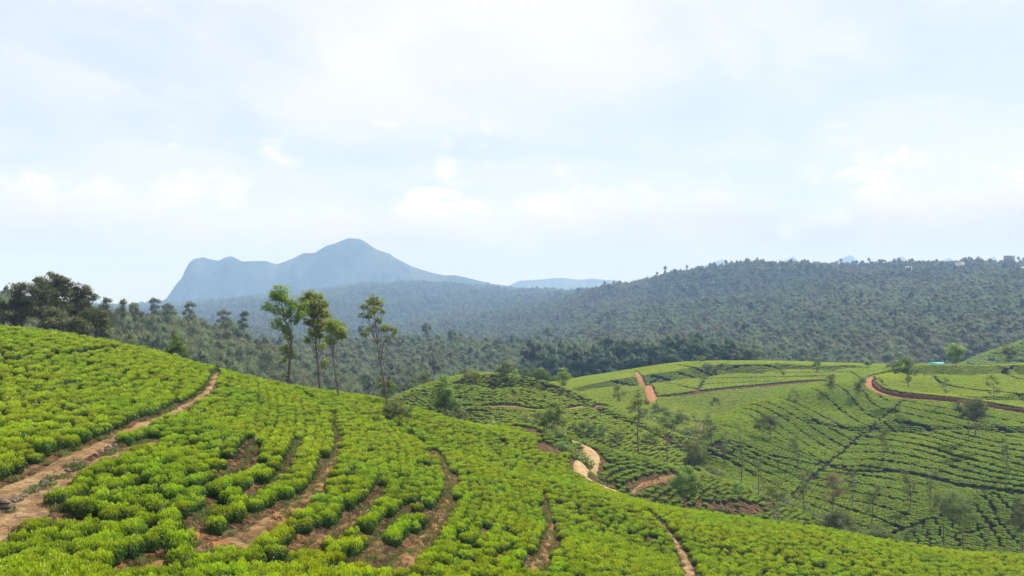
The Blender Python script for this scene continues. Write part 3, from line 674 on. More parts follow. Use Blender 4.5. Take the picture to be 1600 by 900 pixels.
def points_gn(name, x, y, z, s, idx, rz, sources, sz=None):
    """one object that scatters whole plants: vertices carry scale, turn and kind"""
    me = bpy.data.meshes.new(name); n = len(x); me.vertices.add(n)
    me.vertices.foreach_set('co', np.stack([x, y, z], 1).astype(np.float32).ravel())
    sz = s if sz is None else sz
    a = me.attributes.new('sc', 'FLOAT_VECTOR', 'POINT'); a.data.foreach_set('vector', np.stack([s, s, sz], 1).astype(np.float32).ravel())
    a = me.attributes.new('rot', 'FLOAT_VECTOR', 'POINT'); a.data.foreach_set('vector', np.stack([0*s, 0*s, rz], 1).astype(np.float32).ravel())
    a = me.attributes.new('pick', 'INT', 'POINT'); a.data.foreach_set('value', np.asarray(idx, np.int32))
    o = obj(name, me); ng = bpy.data.node_groups.new(name + '_nodes', 'GeometryNodeTree')
    ng.interface.new_socket('Geometry', in_out='INPUT', socket_type='NodeSocketGeometry'); ng.interface.new_socket('Geometry', in_out='OUTPUT', socket_type='NodeSocketGeometry')
    N, L = ng.nodes, ng.links; gi = N.new('NodeGroupInput'); go = N.new('NodeGroupOutput')
    join = N.new('GeometryNodeJoinGeometry')
    for src in reversed(sources):
        oi = N.new('GeometryNodeObjectInfo'); oi.inputs['Object'].default_value = src; oi.inputs['As Instance'].default_value = True
        L.new(oi.outputs['Geometry'], join.inputs[0])
    iop = N.new('GeometryNodeInstanceOnPoints'); L.new(gi.outputs[0], iop.inputs['Points']); L.new(join.outputs[0], iop.inputs['Instance'])
    iop.inputs['Pick Instance'].default_value = True
    def att(nm, t):
        q = N.new('GeometryNodeInputNamedAttribute'); q.data_type = t; q.inputs[0].default_value = nm; return q.outputs[0]
    L.new(att('pick', 'INT'), iop.inputs['Instance Index']); L.new(att('sc', 'FLOAT_VECTOR'), iop.inputs['Scale'])
    e2r = N.new('FunctionNodeEulerToRotation'); L.new(att('rot', 'FLOAT_VECTOR'), e2r.inputs[0]); L.new(e2r.outputs[0], iop.inputs['Rotation'])
    L.new(iop.outputs[0], go.inputs[0])
    md = o.modifiers.new('scatter', 'NODES'); md.node_group = ng
    return tag(o, kind='stuff')
def source(name, me): return bpy.data.objects.new(name, me)      # never linked: only a pattern for scattering

def zone_label(px, py, x, y):
    d, t = seg_dist(np.array([x]), np.array([y]), LINES['P1']); p1 = float(d[0])
    D1 = np.interp(x, LINES['P1'][::-1, 0], LINES['P1'][::-1, 1])
    d2, _ = seg_dist(np.array([x]), np.array([y]), LINES['S1']); s1 = float(d2[0])
    lab, grp = _zone(px, y, D1, p1, s1, py)
    return lab + (', lowest in view' if py > 862 else ', low down' if py > 800 else ', lower middle' if py > 745 else ', middle slope'), grp
def _zone(px, y, D1, p1, s1, py):
    if px < 345 and y > D1 - .5:
        return ('bright tea bush in the dense field above the dirt path', 'tea bushes above the dirt path') if p1 > 2.6 else ('bright tea bush on the upper edge of the dirt path', 'tea bushes along the upper edge of the dirt path')
    if px < 260 and py > 838: return ('bright leafy tea bush in the corner patch below the sandy path', 'tea bushes in the bottom left corner patch')
    if p1 < 3.2 and px < 360: return ('tea bush on the lower side of the stone edged dirt path', 'tea bushes along the lower side of the dirt path')
    if s1 < 2.2: return ('rounded tea bush bordering the wide strip of bare red earth', 'tea bushes beside the red earth strip')
    if px < 480: return ('rounded tea bush between the dirt path and the wide bare earth strip', 'tea bushes between path and earth strip')
    if px < 680: return ('tea bush in the curved rows right of the wide bare earth strip', 'tea bushes in the middle curved rows')
    return ('tea bush in the dense rows right of centre', 'tea bushes in the right curved rows')
rs = np.random.RandomState(21)
for i in idx[:300]:
    x, y, s = acc[i]; o = obj('tea_bush', NEAR[rs.randint(6)], None, (x, y, az_[i] - 0.05))
    o.rotation_euler = (rs.randn() * .06, rs.randn() * .06, rs.rand() * 6.283); o.scale = (s * .765, s * .765, s * (0.76 + .2 * rs.rand()))
    lab, grp = zone_label(apx[i], apy[i], x, y)
    if i == len(acc) - 2: lab, grp = 'lone rounded dark green tea bush standing in the bare red earth at the bottom', None; o.name = 'tea_bush'
    if i == len(acc) - 1: lab, grp = 'broad tea bush casting its shadow on the sandy widening of the path', None
    tag(o, lab, 'tea bush', grp)
rest = np.array([i for i in range(len(acc)) if i not in top300])
S_NEAR = [source('tea_bush_pattern', m) for m in NEAR]; S_MID = [source('tea_bush_pattern', m) for m in MID]; S_FAR = [source('tea_bush_pattern', m) for m in FAR]
S_PALE = []
for _m in FAR:
    _c = _m.copy(); _c.materials.clear(); _c.materials.append(M_TEA_PALE); S_PALE.append(source('tea_bush_pattern', _c))
for nm, sel, src in (('tea_bushes', rest[acc[rest, 1] < 62], S_NEAR), ('tea_bushes', rest[acc[rest, 1] >= 62], S_MID)):
    k = len(sel); s = acc[sel, 2] * (.77 if src is S_NEAR else .82)
    points_gn(nm, acc[sel, 0], acc[sel, 1], az_[sel] - .05, s, rs.randint(0, len(src), k), rs.rand(k) * 6.283, src, s * (.88 + .22 * rs.rand(k)))
    tag(bpy.data.objects[-1] if False else COL.objects[-1], 'bright green tea bushes in curved rows over the rest of the near slope' if src is S_NEAR else 'bright green tea bushes running up to the crest of the near slope', 'tea bushes')

# tea on the farther hills
def hill_tea(keys, X0, X1, Y0, Y1, sp, contour=None, thin=0.0, seed=1, sc=(.95, 1.2)):
    rs = np.random.RandomState(seed)
    gx, gy = np.meshgrid(np.arange(X0, X1, sp), np.arange(Y0, Y1, sp * .9)); gx = gx + (np.arange(gx.shape[0]) % 2)[:, None] * sp * .5
    x = gx.ravel() + rs.randn(gx.size) * sp * .11; y = gy.ravel() + rs.randn(gx.size) * sp * .11
    own, hz = owner(x, y); g = ground_z(x, y); px, py = to_px(x, y, g)
    k = np.isin(own, keys) & (hz > g - 2.2) & (px > -40) & (px < 1680)
    x, y, g, px, py, own = [a[k] for a in (x, y, g, px, py, own)]
    k = clear_of(x, y, [n for n in STRIPS if n[0] in 'PKCEBT' and n != 'P1' and n != 'P1low'], 0.35)
    for l, w in GAPS:
        m = (np.abs(x - l[:, 0].mean()) < 200); d = np.full(x.shape, 9e9); dd, _ = seg_dist(x[m], y[m], l[::2] if len(l) > 20 else l); d[m] = dd
        k &= d > 1.2 * w * (0.85 + .4 * np.clip(fbm(x * .2, y * .2, 2) + .3, 0, 1)) + 0.1
    if contour is not None:
        ph = (g + fbm(x / 22, y / 22, 3) * contour * 2.2) / contour; k &= ((ph % 1.0) > 0.2) | (rs.rand(len(x)) < .12)
    k &= fbm(x * .12 + 9, y * .12, 3) + rs.randn(len(x)) * .05 < 0.34 - thin
    for e in ((1152,797,40,12), (1205,790,14,8), (1100,790,18,7)): k &= ~(ell(px, py, *e) & (own == 'K') & (rs.rand(len(px)) < .85))
    for b in BANKS:
        d, _ = seg_dist(x, y, b[0]); d2, _ = seg_dist(x, y, b[3]); k &= ~((d < 1.0) & (d2 < 3.0))
    return x[k], y[k], g[k] + bank_lift(x[k], y[k]), px[k], py[k], own[k]
def place_tea(data, sc, lab, seed, sink=.1, hgt=1.0, src=None):
    x, y, z, px, py, own = data; rs = np.random.RandomState(seed); n = len(x); s = sc[0] + (sc[1] - sc[0]) * rs.rand(n)
    o = points_gn('tea_bushes', x, y, z - sink, s, rs.randint(0, 5, n), rs.rand(n) * 6.283, src or S_FAR, s * hgt * (.9 + .15 * rs.rand(n)))
    tag(o, lab, 'tea bushes'); print(lab, n)
_B = hill_tea(['B'], 40, 300, 160, 420, 0.96, seed=2, thin=-.3)
_rp = STRIPS['B1'][0]; _up = _B[4] < np.interp(_B[3], [p[0] for p in _rp[4:]], [p[1] for p in _rp[4:]]) + 3; _up &= _B[3] > 1362
place_tea([a[~_up] for a in _B], (.95, 1.12), 'clipped tea in long dark edged strips covering the right hill', 3)
place_tea([a[_up] for a in _B], (1.0, 1.15), 'smooth light green tea on the plateau above the red earth bank', 13, src=S_PALE)
place_tea(hill_tea(['E'], 10, 260, 225, 490, 1.15, seed=4, thin=-.05), (1.1, 1.3), 'flat light green tea on the far plateau behind the red road', 5, src=S_PALE)
place_tea(hill_tea(['C'], -70, 90, 195, 330, 1.22, contour=.5, seed=6, thin=-.1), (.85, 1.15), 'tea bushes in broken contour rows on the central rounded knoll', 7, src=S_PALE)
place_tea(hill_tea(['K'], 5, 90, 130, 215, 1.12, contour=.85, seed=8, thin=.06), (.8, 1.15), 'tea bushes on the small knoll right of the sandy bend', 9)
place_tea(hill_tea(['F'], 260, 480, 500, 690, 2.0, contour=2.2, seed=10), (1.4, 1.9), 'dull green tea on the distant slope at the right edge', 11)
# ---------------------------------------------------------------- trees
def crown_mesh(name, blobs, mat, seed, leaf, dens, core=0.0, flat=0.85, young=(.2, .9), K=50):
    """blobs: (x, y, z, r, fill); leaves lie in clumps through each blob, leaving gaps between clumps"""
    rs = np.random.RandomState(seed); mb = MB()
    for bx, by, bz, r, fl in blobs:
        nc = max(4, int(17 * fl)); 
        for _ in range(nc):
            d = rs.randn(3); d /= np.linalg.norm(d); rr = r * (rs.rand() ** .45); c = np.array([bx, by, bz]) + d * rr * [1, 1, flat]
            cr = r * (.28 + .30 * rs.rand()); n = max(5, int(dens * min(1.0, fl + .15) * K * (r / leaf) ** 2 / nc))
            p = c + rs.randn(n, 3) * cr * [.62, .62, .42]
            y = np.clip(young[0] + (young[1] - young[0]) * (.5 + .5 * d[2]) + rs.randn(n) * .15, 0, 1)
            mb.leaves(p, leaf, rs, asp=.45, young=y, out=d * .4, tang=d, tint=np.clip(rs.rand() * .5 + rs.rand(n) * .5, 0, 1))
        if core:
            v, q = lathe_blob(rs, r * core, r * core * 1.35, bz - r * core * .7, 8, 5, .35); v = np.array(v) + [bx, by, 0]
            mb.add(v, q, young=.4, tint=.4)
    return mb.mesh(name, [mat])
def trunk_mesh(name, line, r0, r1, branches, mat, seed, sides=7):
    rs = np.random.RandomState(seed); mb = MB(); line = np.asarray(line, float); n = max(8, len(line) * 4)
    p = resample(line, n); t = np.linspace(0, 1, n); w = (np.cumsum(rs.randn(n, 2), 0)); w -= t[:, None] * w[-1]
    p[:, :2] += w * r0 * .16
    rad = r0 * (1 - t) ** .8 + r1 * t; rad[0] *= 1.35
    mb.tube(p, rad, sides)
    for (a, tgt, rb) in branches:      # a: share up the trunk, tgt: tip
        i = int(a * (n - 1)); s = p[i]; tgt = np.asarray(tgt, float); m = (s + tgt) / 2 + [0, 0, -.06 * np.linalg.norm(tgt - s)] + rs.randn(3) * .05 * np.linalg.norm(tgt - s)
        q = resample(np.array([s, m, tgt]), 7); q[1:-1] += rs.randn(5, 3) * .02 * np.linalg.norm(tgt - s)
        mb.tube(q, np.linspace(min(rb, rad[i] * .8), rb * .25, 7), 5)
        for _ in range(2):
            k = rs.randint(3, 6); e = q[k] + (tgt - s) * .25 + rs.randn(3) * .18 * np.linalg.norm(tgt - s); mb.tube(np.array([q[k], (q[k]+e)/2 + rs.randn(3)*.03, e]), [rb*.4, rb*.25, rb*.1], 4)
    return mb.mesh(name, [mat], smooth=True)

def px_tree(name, base, D, trunk, blobs, label, leafmat=None, bark=None, leaf=.26, dens=1.0, r0=.16, yg=(.2, .9), cat='tree', group=None, seed=0, nb=None):
    r0 = r0 * .68
    """a tree described by where its trunk and leaf clumps stand in the photo, built at distance D"""
    leafmat = leafmat or M_OAK; bark = bark or M_BARK; rs = np.random.RandomState(seed + 991); bx, by = base
    if D is None: hx, hy = hit(bx, by, dmin=20, dmax=600); D = hy
    X = (bx - 800) / F * D; gz0 = float(gz(X, D)); k = D / F; Z0 = gz0
    ybase = 450 - Z0 / D * F                      # where its true foot would be seen
    loc = lambda px, py, y=0.0: np.array([(px - bx) * k, y, -(py - 450) * k - Z0])
    tl = [loc(a, b) for a, b in trunk]
    tl[0] = np.array([tl[0][0], 0, -.5]) if trunk[0] == base else np.array([0, 0, -.5])
    if trunk[0] != base: tl = [tl[0]] + [loc(a, b) for a, b in trunk]
    root = empty(name, (X, D, gz0)); tag(root, label, cat, group)
    bl_ = []; br = []
    for b in blobs:
        px, py, r = b[:3]; fl = b[3] if len(b) > 3 else 1.0; rr = r * k; yy = rs.uniform(-.9, .9) * rr * 1.3
        c = loc(px, py, yy); rr *= 1.22; bl_.append((*c, rr, fl))
    tl_a = np.array(tl); H = max(tl_a[-1][2], .5)
    for (x, y, z, r, fl) in bl_:
        a = np.clip((z - r * .9 - abs(x - np.interp(z, tl_a[:, 2], tl_a[:, 0])) * .7) / H, .12, .93); br.append((a, (x, y, z), max(.02, r0 * .38)))
    obj('trunk', trunk_mesh('trunk', tl, r0, r0 * .22, br, bark, seed), root)
    obj('crown', crown_mesh('crown', bl_, leafmat, seed, leaf, dens, young=yg), root)
    return root

px_tree('tall_tree', (450,604), 121, [(450,604),(452,570),(453,545),(455,525),(445,500),(440,470)], [(438,456,10),(441,468,11),(430,462,7,.8),(420,480,8,.7),(433,484,8,.6),(460,478,10,.8),(470,487,9,.8),(463,497,8,.6),(447,490,9,.5),(432,505,9,.9),(445,515,8,.9),(450,528,7,.8),(446,545,8,1),(453,555,6,.8),(446,562,5,.6),(449,585,5,.3),(476,475,6,.5)],
    'leftmost tall slim tree on the near crest, dark leafy clumps low on its forked trunk', seed=1, leaf=.3, dens=1.15, r0=.30)
px_tree('tall_tree', (503,603), 124, [(503,603),(497,570),(493,540),(492,500),(488,465)], [(486,460,8),(497,463,7,.9),(480,470,9),(493,474,10),(505,475,7,.8),(486,487,9),(499,488,10),(510,492,7),(483,502,8),(496,505,10),(508,507,9),(490,520,8,.8),(502,522,7,.8),(483,530,6,.8),(503,542,6,.5),(506,566,7,.35),(475,482,6,.7)],
    'second tall tree from the left on the near crest, the fullest yellow green crown', seed=2, leaf=.3, dens=1.25, r0=.28, yg=(.35, 1))
px_tree('tall_tree', (531,630), 118, [(531,630),(526,600),(521,565),(517,540),(518,520)], [(517,503,7,.8),(527,508,9),(536,516,7),(514,516,8),(524,523,9),(535,524,6,.8),(512,531,7,.8),(520,535,5,.6),(530,590,4,.25)],
    'third tall tree on the near crest, slim leaning trunk under a small round crown', seed=3, leaf=.28, dens=1.2, r0=.24, yg=(.3, .95))
px_tree('tall_tree', (606,630), 122, [(606,630),(602,600),(595,572),(590,545),(588,520),(585,490),(584,468)], [(584,466,6),(591,474,7,.8),(577,473,6,.8),(569,479,5,.9),(585,485,7,.7),(598,486,5,.7),(576,493,6,.6),(590,500,6,.6),(566,493,4,.7),(604,512,7,.8),(613,516,6,.9),(596,515,5,.5),(576,514,5,.5),(571,523,6,.7),(604,531,4,.3),(616,527,4,.3)],
    'tallest thin leaning tree with airy crown, farthest right of the four on the near crest', seed=4, leaf=.27, dens=1.0, r0=.23)
px_tree('leafy_shrub', (600,632), 124, [(600,632),(600,612)], [(598,596,8,.7),(609,600,8,.8),(614,608,7,.7),(604,612,8,.5),(592,604,6,.5)], 'feathery shrub growing round the foot of the thin leaning tree', M_SPARSE, seed=5, dens=.8, leaf=.25, r0=.08, cat='shrub')
px_tree('small_tree', (617,668), 112, [(617,668),(616,655),(617,640)], [(606,640,9,.7),(617,632,10,.7),(629,640,9,.6),(619,645,9,.7),(637,648,7,.35),(642,640,6,.3),(610,650,6,.5)], 'small bushy tree standing alone on the tea slope below the thin leaning tree', M_SPARSE, seed=6, dens=.9, leaf=.24, r0=.16)
px_tree('dark_tree', (696,648), 158, [(696,648),(694,625),(692,600)], [(691,592,5,.8),(693,603,7),(697,612,8),(688,615,8),(702,621,9),(691,628,10),(703,633,9,.8),(683,632,7,.7),(713,630,6,.5)], 'dark pyramidal tree rising just behind the near crest left of centre', M_OAK, seed=7, leaf=.34, dens=1.2, r0=.22, yg=(0, .5))
px_tree('leafy_tree', (862,692), 166, [(862,692),(863,670),(866,640)], [(864,633,8),(873,640,9),(857,645,9),(868,652,10),(852,657,8,.8),(878,658,8),(863,665,9,.8),(847,665,7,.7),(874,672,8,.6)], 'broad tree with two stems beside the sandy bend of the track', M_OAK, seed=8, leaf=.36, dens=1.15, r0=.2, yg=(.1, .7))
px_tree('leafy_tree', (846,690), 172, [(846,690),(846,670),(845,655)], [(843,652,8,.8),(850,662,8,.8),(838,664,8,.7),(844,672,8,.7)], 'lower pale green tree left of the broad tree at the sandy bend', M_SPARSE, seed=9, leaf=.36, dens=1.0, r0=.15)
px_tree('leafy_shrub', (884,720), 140, [(884,720),(882,703)], [(880,700,6,.7),(884,711,6,.8),(876,708,5,.5)], 'slim grey green shrub on the left edge of the sandy bend', M_SPARSE, seed=10, leaf=.26, dens=.9, r0=.07, cat='shrub')
px_tree('bare_tree', (997,706), 196, [(997,712),(996,680),(998,650),(996,615)], [(996,618,6,.4),(990,628,8,.45),(1003,630,9,.45),(985,640,7,.35),(1000,645,8,.35),(1008,642,6,.3),(992,655,5,.3)], 'tall grey tree with a long bare trunk behind the knoll, left of the paler one', M_SPARSE, seed=11, leaf=.32, dens=.7, r0=.3)
px_tree('bare_tree', (1043,722), 200, [(1043,722),(1042,690),(1041,655)], [(1040,645,8,.5),(1048,652,8,.5),(1033,655,8,.45),(1042,665,8,.45),(1052,668,7,.4),(1030,670,6,.35)], 'airy grey tree behind the knoll to the right of the tall bare trunk', M_SPARSE, seed=12, leaf=.34, dens=.8, r0=.24)
px_tree('bare_tree', (1157,752), 205, [(1157,752),(1160,720),(1156,690),(1155,665)], [(1153,663,6,.3),(1160,672,6,.3),(1147,680,6,.35),(1164,688,6,.3),(1150,700,6,.3),(1143,692,5,.25),(1167,705,5,.25),(1158,712,6,.25)], 'nearly leafless dark tree standing against the foot of the right hill', M_OAK, seed=13, leaf=.28, dens=.6, r0=.24, yg=(0, .3))
px_tree('leafy_tree', (1068,792), 150, [(1068,792),(1070,775),(1073,755)], [(1072,735,8,.8),(1064,745,9),(1078,745,9),(1058,755,8,.9),(1072,758,10),(1085,757,8,.8),(1064,768,7,.6),(1080,770,6,.5)], 'dark crooked tree growing on the knoll beside its brown track', M_OAK, seed=14, leaf=.3, dens=1.2, r0=.2, yg=(.05, .6))
px_tree('leafy_tree', (1086,745), 190, [(1086,745),(1085,720)], [(1082,700,9,.8),(1092,708,9,.8),(1078,715,9,.8),(1088,722,10,.8),(1098,720,7,.6),(1100,705,6,.5)], 'grey green tree rising behind the dark crooked tree on the knoll', M_SPARSE, seed=15, leaf=.36, dens=1.0, r0=.2)
px_tree('small_tree', (1154,790), 160, [(1154,790),(1152,770)], [(1150,755,6,.9),(1157,760,6,.9),(1149,764,6,.9),(1155,768,5,.7)], 'small round green tree over the patch of bare red soil', M_OAK, seed=16, leaf=.26, dens=1.1, r0=.14)
px_tree('white_trunk_tree', (1222,842), 128, [(1222,842),(1216,822),(1211,805),(1212,780)], [(1207,765,9,.35),(1217,758,9,.35),(1198,775,8,.3),(1212,775,9,.3),(1222,772,8,.3),(1203,790,7,.25),(1196,762,6,.25)], 'sparse leaning tree with a white lower trunk on the right of the near crest', M_SPARSE, M_PALE, seed=17, leaf=.25, dens=.6, r0=.15)
px_tree('dry_tree', (1300,832), 178, [(1300,832),(1302,800),(1300,770)], [(1300,745,9,.5),(1308,755,9,.5),(1292,757,8,.45),(1302,768,9,.5),(1312,770,7,.4),(1296,780,8,.4)], 'brownish dry tree at the foot of the right hill', M_DRY, seed=18, leaf=.3, dens=.75, r0=.16)
px_tree('leafy_shrub', (1308,842), 172, [(1308,842),(1306,820)], [(1296,808,9,.8),(1310,803,9,.8),(1322,812,8,.7),(1306,818,10,.8),(1288,820,8,.7),(1330,822,7,.6)], 'wide grey green thicket below the brownish dry tree', M_SPARSE, seed=19, leaf=.32, dens=1.0, r0=.1, cat='shrub')
px_tree('bare_tree', (1361,848), 172, [(1361,848),(1362,820),(1363,795),(1368,770)], [(1368,762,8,.3),(1358,770,8,.35),(1376,770,7,.3),(1350,778,8,.3),(1366,782,8,.35),(1352,795,6,.3)], 'tall forked tree with thin airy crown in the dip right of the dry tree', M_SPARSE, seed=20, leaf=.3, dens=.7, r0=.18)
px_tree('leafy_shrub', (1372,852), 160, [(1372,852),(1371,838)], [(1362,832,8,.8),(1374,828,8,.8),(1385,835,7,.7),(1372,840,8,.8)], 'low leafy shrub under the tall forked tree in the dip', M_SPARSE, seed=21, leaf=.3, dens=1.0, r0=.08, cat='shrub')
px_tree('pale_leafy_tree', (1508,860), 165, [(1508,860),(1504,838),(1498,815)], [(1490,775,10,.5),(1500,783,11,.55),(1480,786,10,.5),(1509,793,9,.55),(1493,797,11,.55),(1514,806,8,.5),(1502,810,10,.5),(1484,806,8,.4)], 'largest pale feathery tree in the valley bottom at the right', M_SPARSE, seed=22, leaf=.3, dens=.85, r0=.2)
px_tree('pale_leafy_tree', (1475,860), 168, [(1475,860),(1474,830),(1472,800)], [(1470,778,9,.4),(1478,788,8,.4),(1464,790,8,.4),(1472,800,8,.4),(1461,775,6,.3),(1458,800,6,.3)], 'thinner pale tree left of the largest feathery valley tree', M_SPARSE, seed=23, leaf=.3, dens=.75, r0=.15)
px_tree('pale_leafy_tree', (1599,862), 160, [(1599,862),(1597,835),(1594,805)], [(1590,780,8,.5),(1600,790,10,.6),(1585,798,8,.5),(1596,808,10,.6),(1606,815,10,.6),(1584,818,8,.5),(1598,828,9,.5)], 'feathery tree cut by the right edge in the valley bottom', M_SPARSE, seed=24, leaf=.3, dens=.9, r0=.16)
px_tree('twin_tree', (1524,705), None, [(1524,705),(1524,680),(1527,650)], [(1529,630,8,.9),(1537,636,7,.8),(1522,637,8,.9),(1533,646,8,.9),(1524,652,8,.8),(1535,660,6,.35),(1526,668,6,.35)], 'right stem of the twin shade trees below the red bank', M_SPARSE, seed=25, leaf=.4, dens=.9, r0=.25)
px_tree('twin_tree', (1514,690), None, [(1514,690),(1513,670),(1512,650)], [(1510,630,7,.9),(1504,638,7,.8),(1513,642,8,.9),(1507,650,7,.8),(1498,632,5,.4),(1515,655,6,.4)], 'left stem of the twin shade trees below the red bank', M_SPARSE, seed=26, leaf=.4, dens=.9, r0=.22)
px_tree('shade_tree', (1420,632), None, [(1420,632),(1420,605),(1418,580)], [(1412,562,7,.7),(1420,568,8,.7),(1404,570,7,.7),(1413,576,8,.7),(1424,580,6,.5),(1402,580,5,.5),(1419,592,5,.4)], 'leafy shade tree beside the start of the red earth bank', M_SPARSE, seed=27, leaf=.5, dens=1.0, r0=.25)
px_tree('shade_tree', (1497,584), None, [(1497,584),(1494,570),(1491,556)], [(1489,541,6,1),(1495,546,7,1),(1483,548,6,1),(1490,553,7,1),(1499,553,6,1),(1486,558,5,.8),(1495,560,5,.8)], 'round topped yellow green tree on the plateau right of the turquoise roof', M_OAK, seed=28, leaf=.55, dens=1.4, r0=.25, yg=(.3, 1))
px_tree('shade_tree', (1579,577), None, [(1579,577),(1579,562),(1577,550)], [(1576,545,6,.6),(1582,549,5,.6),(1572,550,5,.6),(1578,555,6,.6),(1573,559,4,.4)], 'airy tree on the plateau skyline near the right edge', M_SPARSE, seed=29, leaf=.5, dens=1.0, r0=.22)
px_tree('shade_tree', (1554,645), None, [(1554,645),(1553,620),(1552,600)], [(1552,590,6,.35),(1558,598,5,.35),(1547,600,5,.35),(1554,608,6,.35),(1548,615,4,.25)], 'thin sparse tree on the red bank between the twin trees and the right edge', M_SPARSE, seed=30, leaf=.4, dens=.7, r0=.16)
px_tree('shade_tree', (1478,636), None, [(1478,636),(1478,615),(1477,598)], [(1477,592,5,.3),(1482,600,4,.3),(1473,602,5,.3),(1478,610,4,.25)], 'thin sparse tree on the red bank right of the leafy shade tree', M_SPARSE, seed=31, leaf=.4, dens=.7, r0=.14)
px_tree('shade_tree', (1242,650), None, [(1242,650),(1242,635),(1241,622)], [(1241,612,5,.4),(1246,618,5,.4),(1236,620,5,.4),(1242,626,5,.4)], 'thin tree casting a long shadow high on the left flank of the right hill', M_SPARSE, seed=32, leaf=.4, dens=.8, r0=.16)
px_tree('shade_tree', (1205,690), None, [(1205,690),(1203,675),(1200,662)], [(1198,652,8,.5),(1208,656,8,.5),(1190,660,8,.5),(1202,664,9,.5),(1213,664,7,.45),(1186,668,6,.4)], 'broad airy tree on the left flank of the right hill', M_SPARSE, seed=33, leaf=.42, dens=1.0, r0=.22)
px_tree('shade_tree', (1277,594), 415, [(1277,594),(1277,580),(1277,568)], [(1277,562,5,.5),(1281,568,4,.5),(1273,570,4,.5),(1278,576,4,.35)], 'slim tree near the right end of the plateau field edge', M_SPARSE, seed=34, leaf=.55, dens=.9, r0=.18)
px_tree('shade_tree', (1107,586), 420, [(1107,586),(1107,578)], [(1104,572,5,.7),(1110,573,5,.7),(1107,577,5,.6)], 'small round tree in the middle of the far plateau field', M_SPARSE, seed=35, leaf=.6, dens=1.0, r0=.2)
px_tree('shade_tree', (1095,570), 455, [(1095,570),(1095,564)], [(1093,559,4,.8),(1098,561,4,.8)], 'small dark tree on the back edge of the plateau field', M_OAK, seed=36, leaf=.6, dens=1.0, r0=.18, yg=(0, .4))
px_tree('shade_tree', (1220,592), 400, [(1220,592),(1220,583)], [(1219,576,4,.5),(1222,581,4,.4)], 'thin small tree in the plateau field left of the slim one', M_SPARSE, seed=37, leaf=.55, dens=.9, r0=.14)
px_tree('shade_tree', (1355,578), 440, [(1355,578),(1355,571)], [(1353,566,4,.8),(1357,567,4,.8)], 'little round dark tree at the back right of the plateau field', M_OAK, seed=38, leaf=.55, dens=1.0, r0=.14, yg=(0, .4))
px_tree('shade_tree', (1390,590), 400, [(1390,590),(1391,575)], [(1392,572,6,.7),(1399,576,6,.7),(1386,578,5,.6),(1394,583,6,.6)], 'bushy tree behind the top of the red road', M_SPARSE, seed=39, leaf=.5, dens=1.0, r0=.16)
CT = [((744,606),[(738,582,6,.7),(746,586,6,.7),(733,588,5,.6),(742,592,6,.6)],'rounded tree on the top left of the central knoll'),
      ((726,606),[(725,580,5,.5),(729,587,5,.5),(722,592,5,.4)],'slim tree left of the rounded tree on the central knoll'),
      ((788,598),[(787,570,7,.7),(795,576,7,.7),(781,578,6,.6),(789,583,6,.5)],'full tree on the crown of the central knoll'),
      ((806,606),[(805,582,5,.6),(809,590,5,.6),(801,593,5,.5)],'small dark tree just right of the crown of the central knoll'),
      ((822,598),[(821,578,5,.6),(826,584,5,.6),(817,586,4,.5)],'pale small tree right of the crown of the central knoll'),
      ((846,607),[(843,580,7,.8),(852,585,7,.8),(840,588,6,.7),(857,591,5,.6)],'wide dark tree on the right shoulder of the central knoll'),
      ((881,616),[(878,582,7,.7),(885,590,7,.7),(873,592,6,.6),(880,598,6,.5)],'tall leafy tree on the lower right shoulder of the central knoll'),
      ((645,622),[(643,592,5,.5),(648,600,5,.5),(640,604,5,.4)],'thin yellow green tree at the left foot of the central knoll'),
      ((663,612),[(664,585,6,.6),(659,592,5,.5),(668,594,5,.5)],'thin tree on the left slope of the central knoll'),
      ((968,636),[(965,605,6,.6),(972,612,6,.6),(961,616,5,.5),(968,622,5,.4)],'feathery tree where the knoll meets the plateau field'),
      ((915,700),[(912,662,8,.6),(921,668,8,.6),(906,672,7,.5),(916,678,7,.5),(926,680,5,.4)],'pale round tree at the foot of the central knoll above the bend'),
      ((936,704),[(938,668,6,.5),(943,676,6,.5),(932,680,6,.4)],'smaller pale tree right of the round one at the knoll foot'),
      ((1018,700),[(1016,668,7,.6),(1024,676,8,.6),(1010,682,7,.5),(1020,688,7,.5)],'leafy tree between the two tall bare trunks behind the knoll'),
      ((965,700),[(963,680,6,.5),(970,684,6,.5),(958,688,5,.5)],'low pale tree left of the tall bare trunk'),
      ((822,680),[(820,655,8,.6),(829,662,7,.6),(813,666,6,.5)],'low leafy tree in front of the knoll left of the broad tree'),
      ((1120,640),[(1118,622,6,.6),(1125,627,6,.6),(1112,629,5,.6)],'scrubby tree in the gap between plateau and right hill'),
      ((1065,668),[(1060,648,7,.7),(1069,653,7,.7),(1055,658,6,.6)],'dense scrubby tree in the valley under the red road'),
      ((1030,655),[(1027,636,6,.6),(1035,641,6,.6),(1022,645,5,.6)],'pale scrubby tree just below the red road'),
      ((770,690),[(768,664,6,.5),(775,671,6,.5),(763,675,5,.5)],'sparse tree just behind the near crest in front of the knoll'),
      ((720,664),[(717,640,7,.6),(725,645,7,.6),(711,650,6,.6)],'bushy tree right of the dark pyramidal tree')]
for i, (b, bb, lab) in enumerate(CT):
    D = {968: 275, 915: 212, 936: 214, 1018: 222, 965: 208, 822: (270 if b[1] < 650 else 195), 1120: 330, 1065: 300, 1030: 320, 770: 185, 720: 175}.get(b[0])
    px_tree('valley_tree' if D else 'knoll_tree', b, D, [b, (b[0], b[1] - 12), (bb[0][0], bb[0][1] + 4)], bb, lab, M_SPARSE if i % 3 else M_OAK, seed=60 + i, leaf=.42, dens=.95, r0=.2)

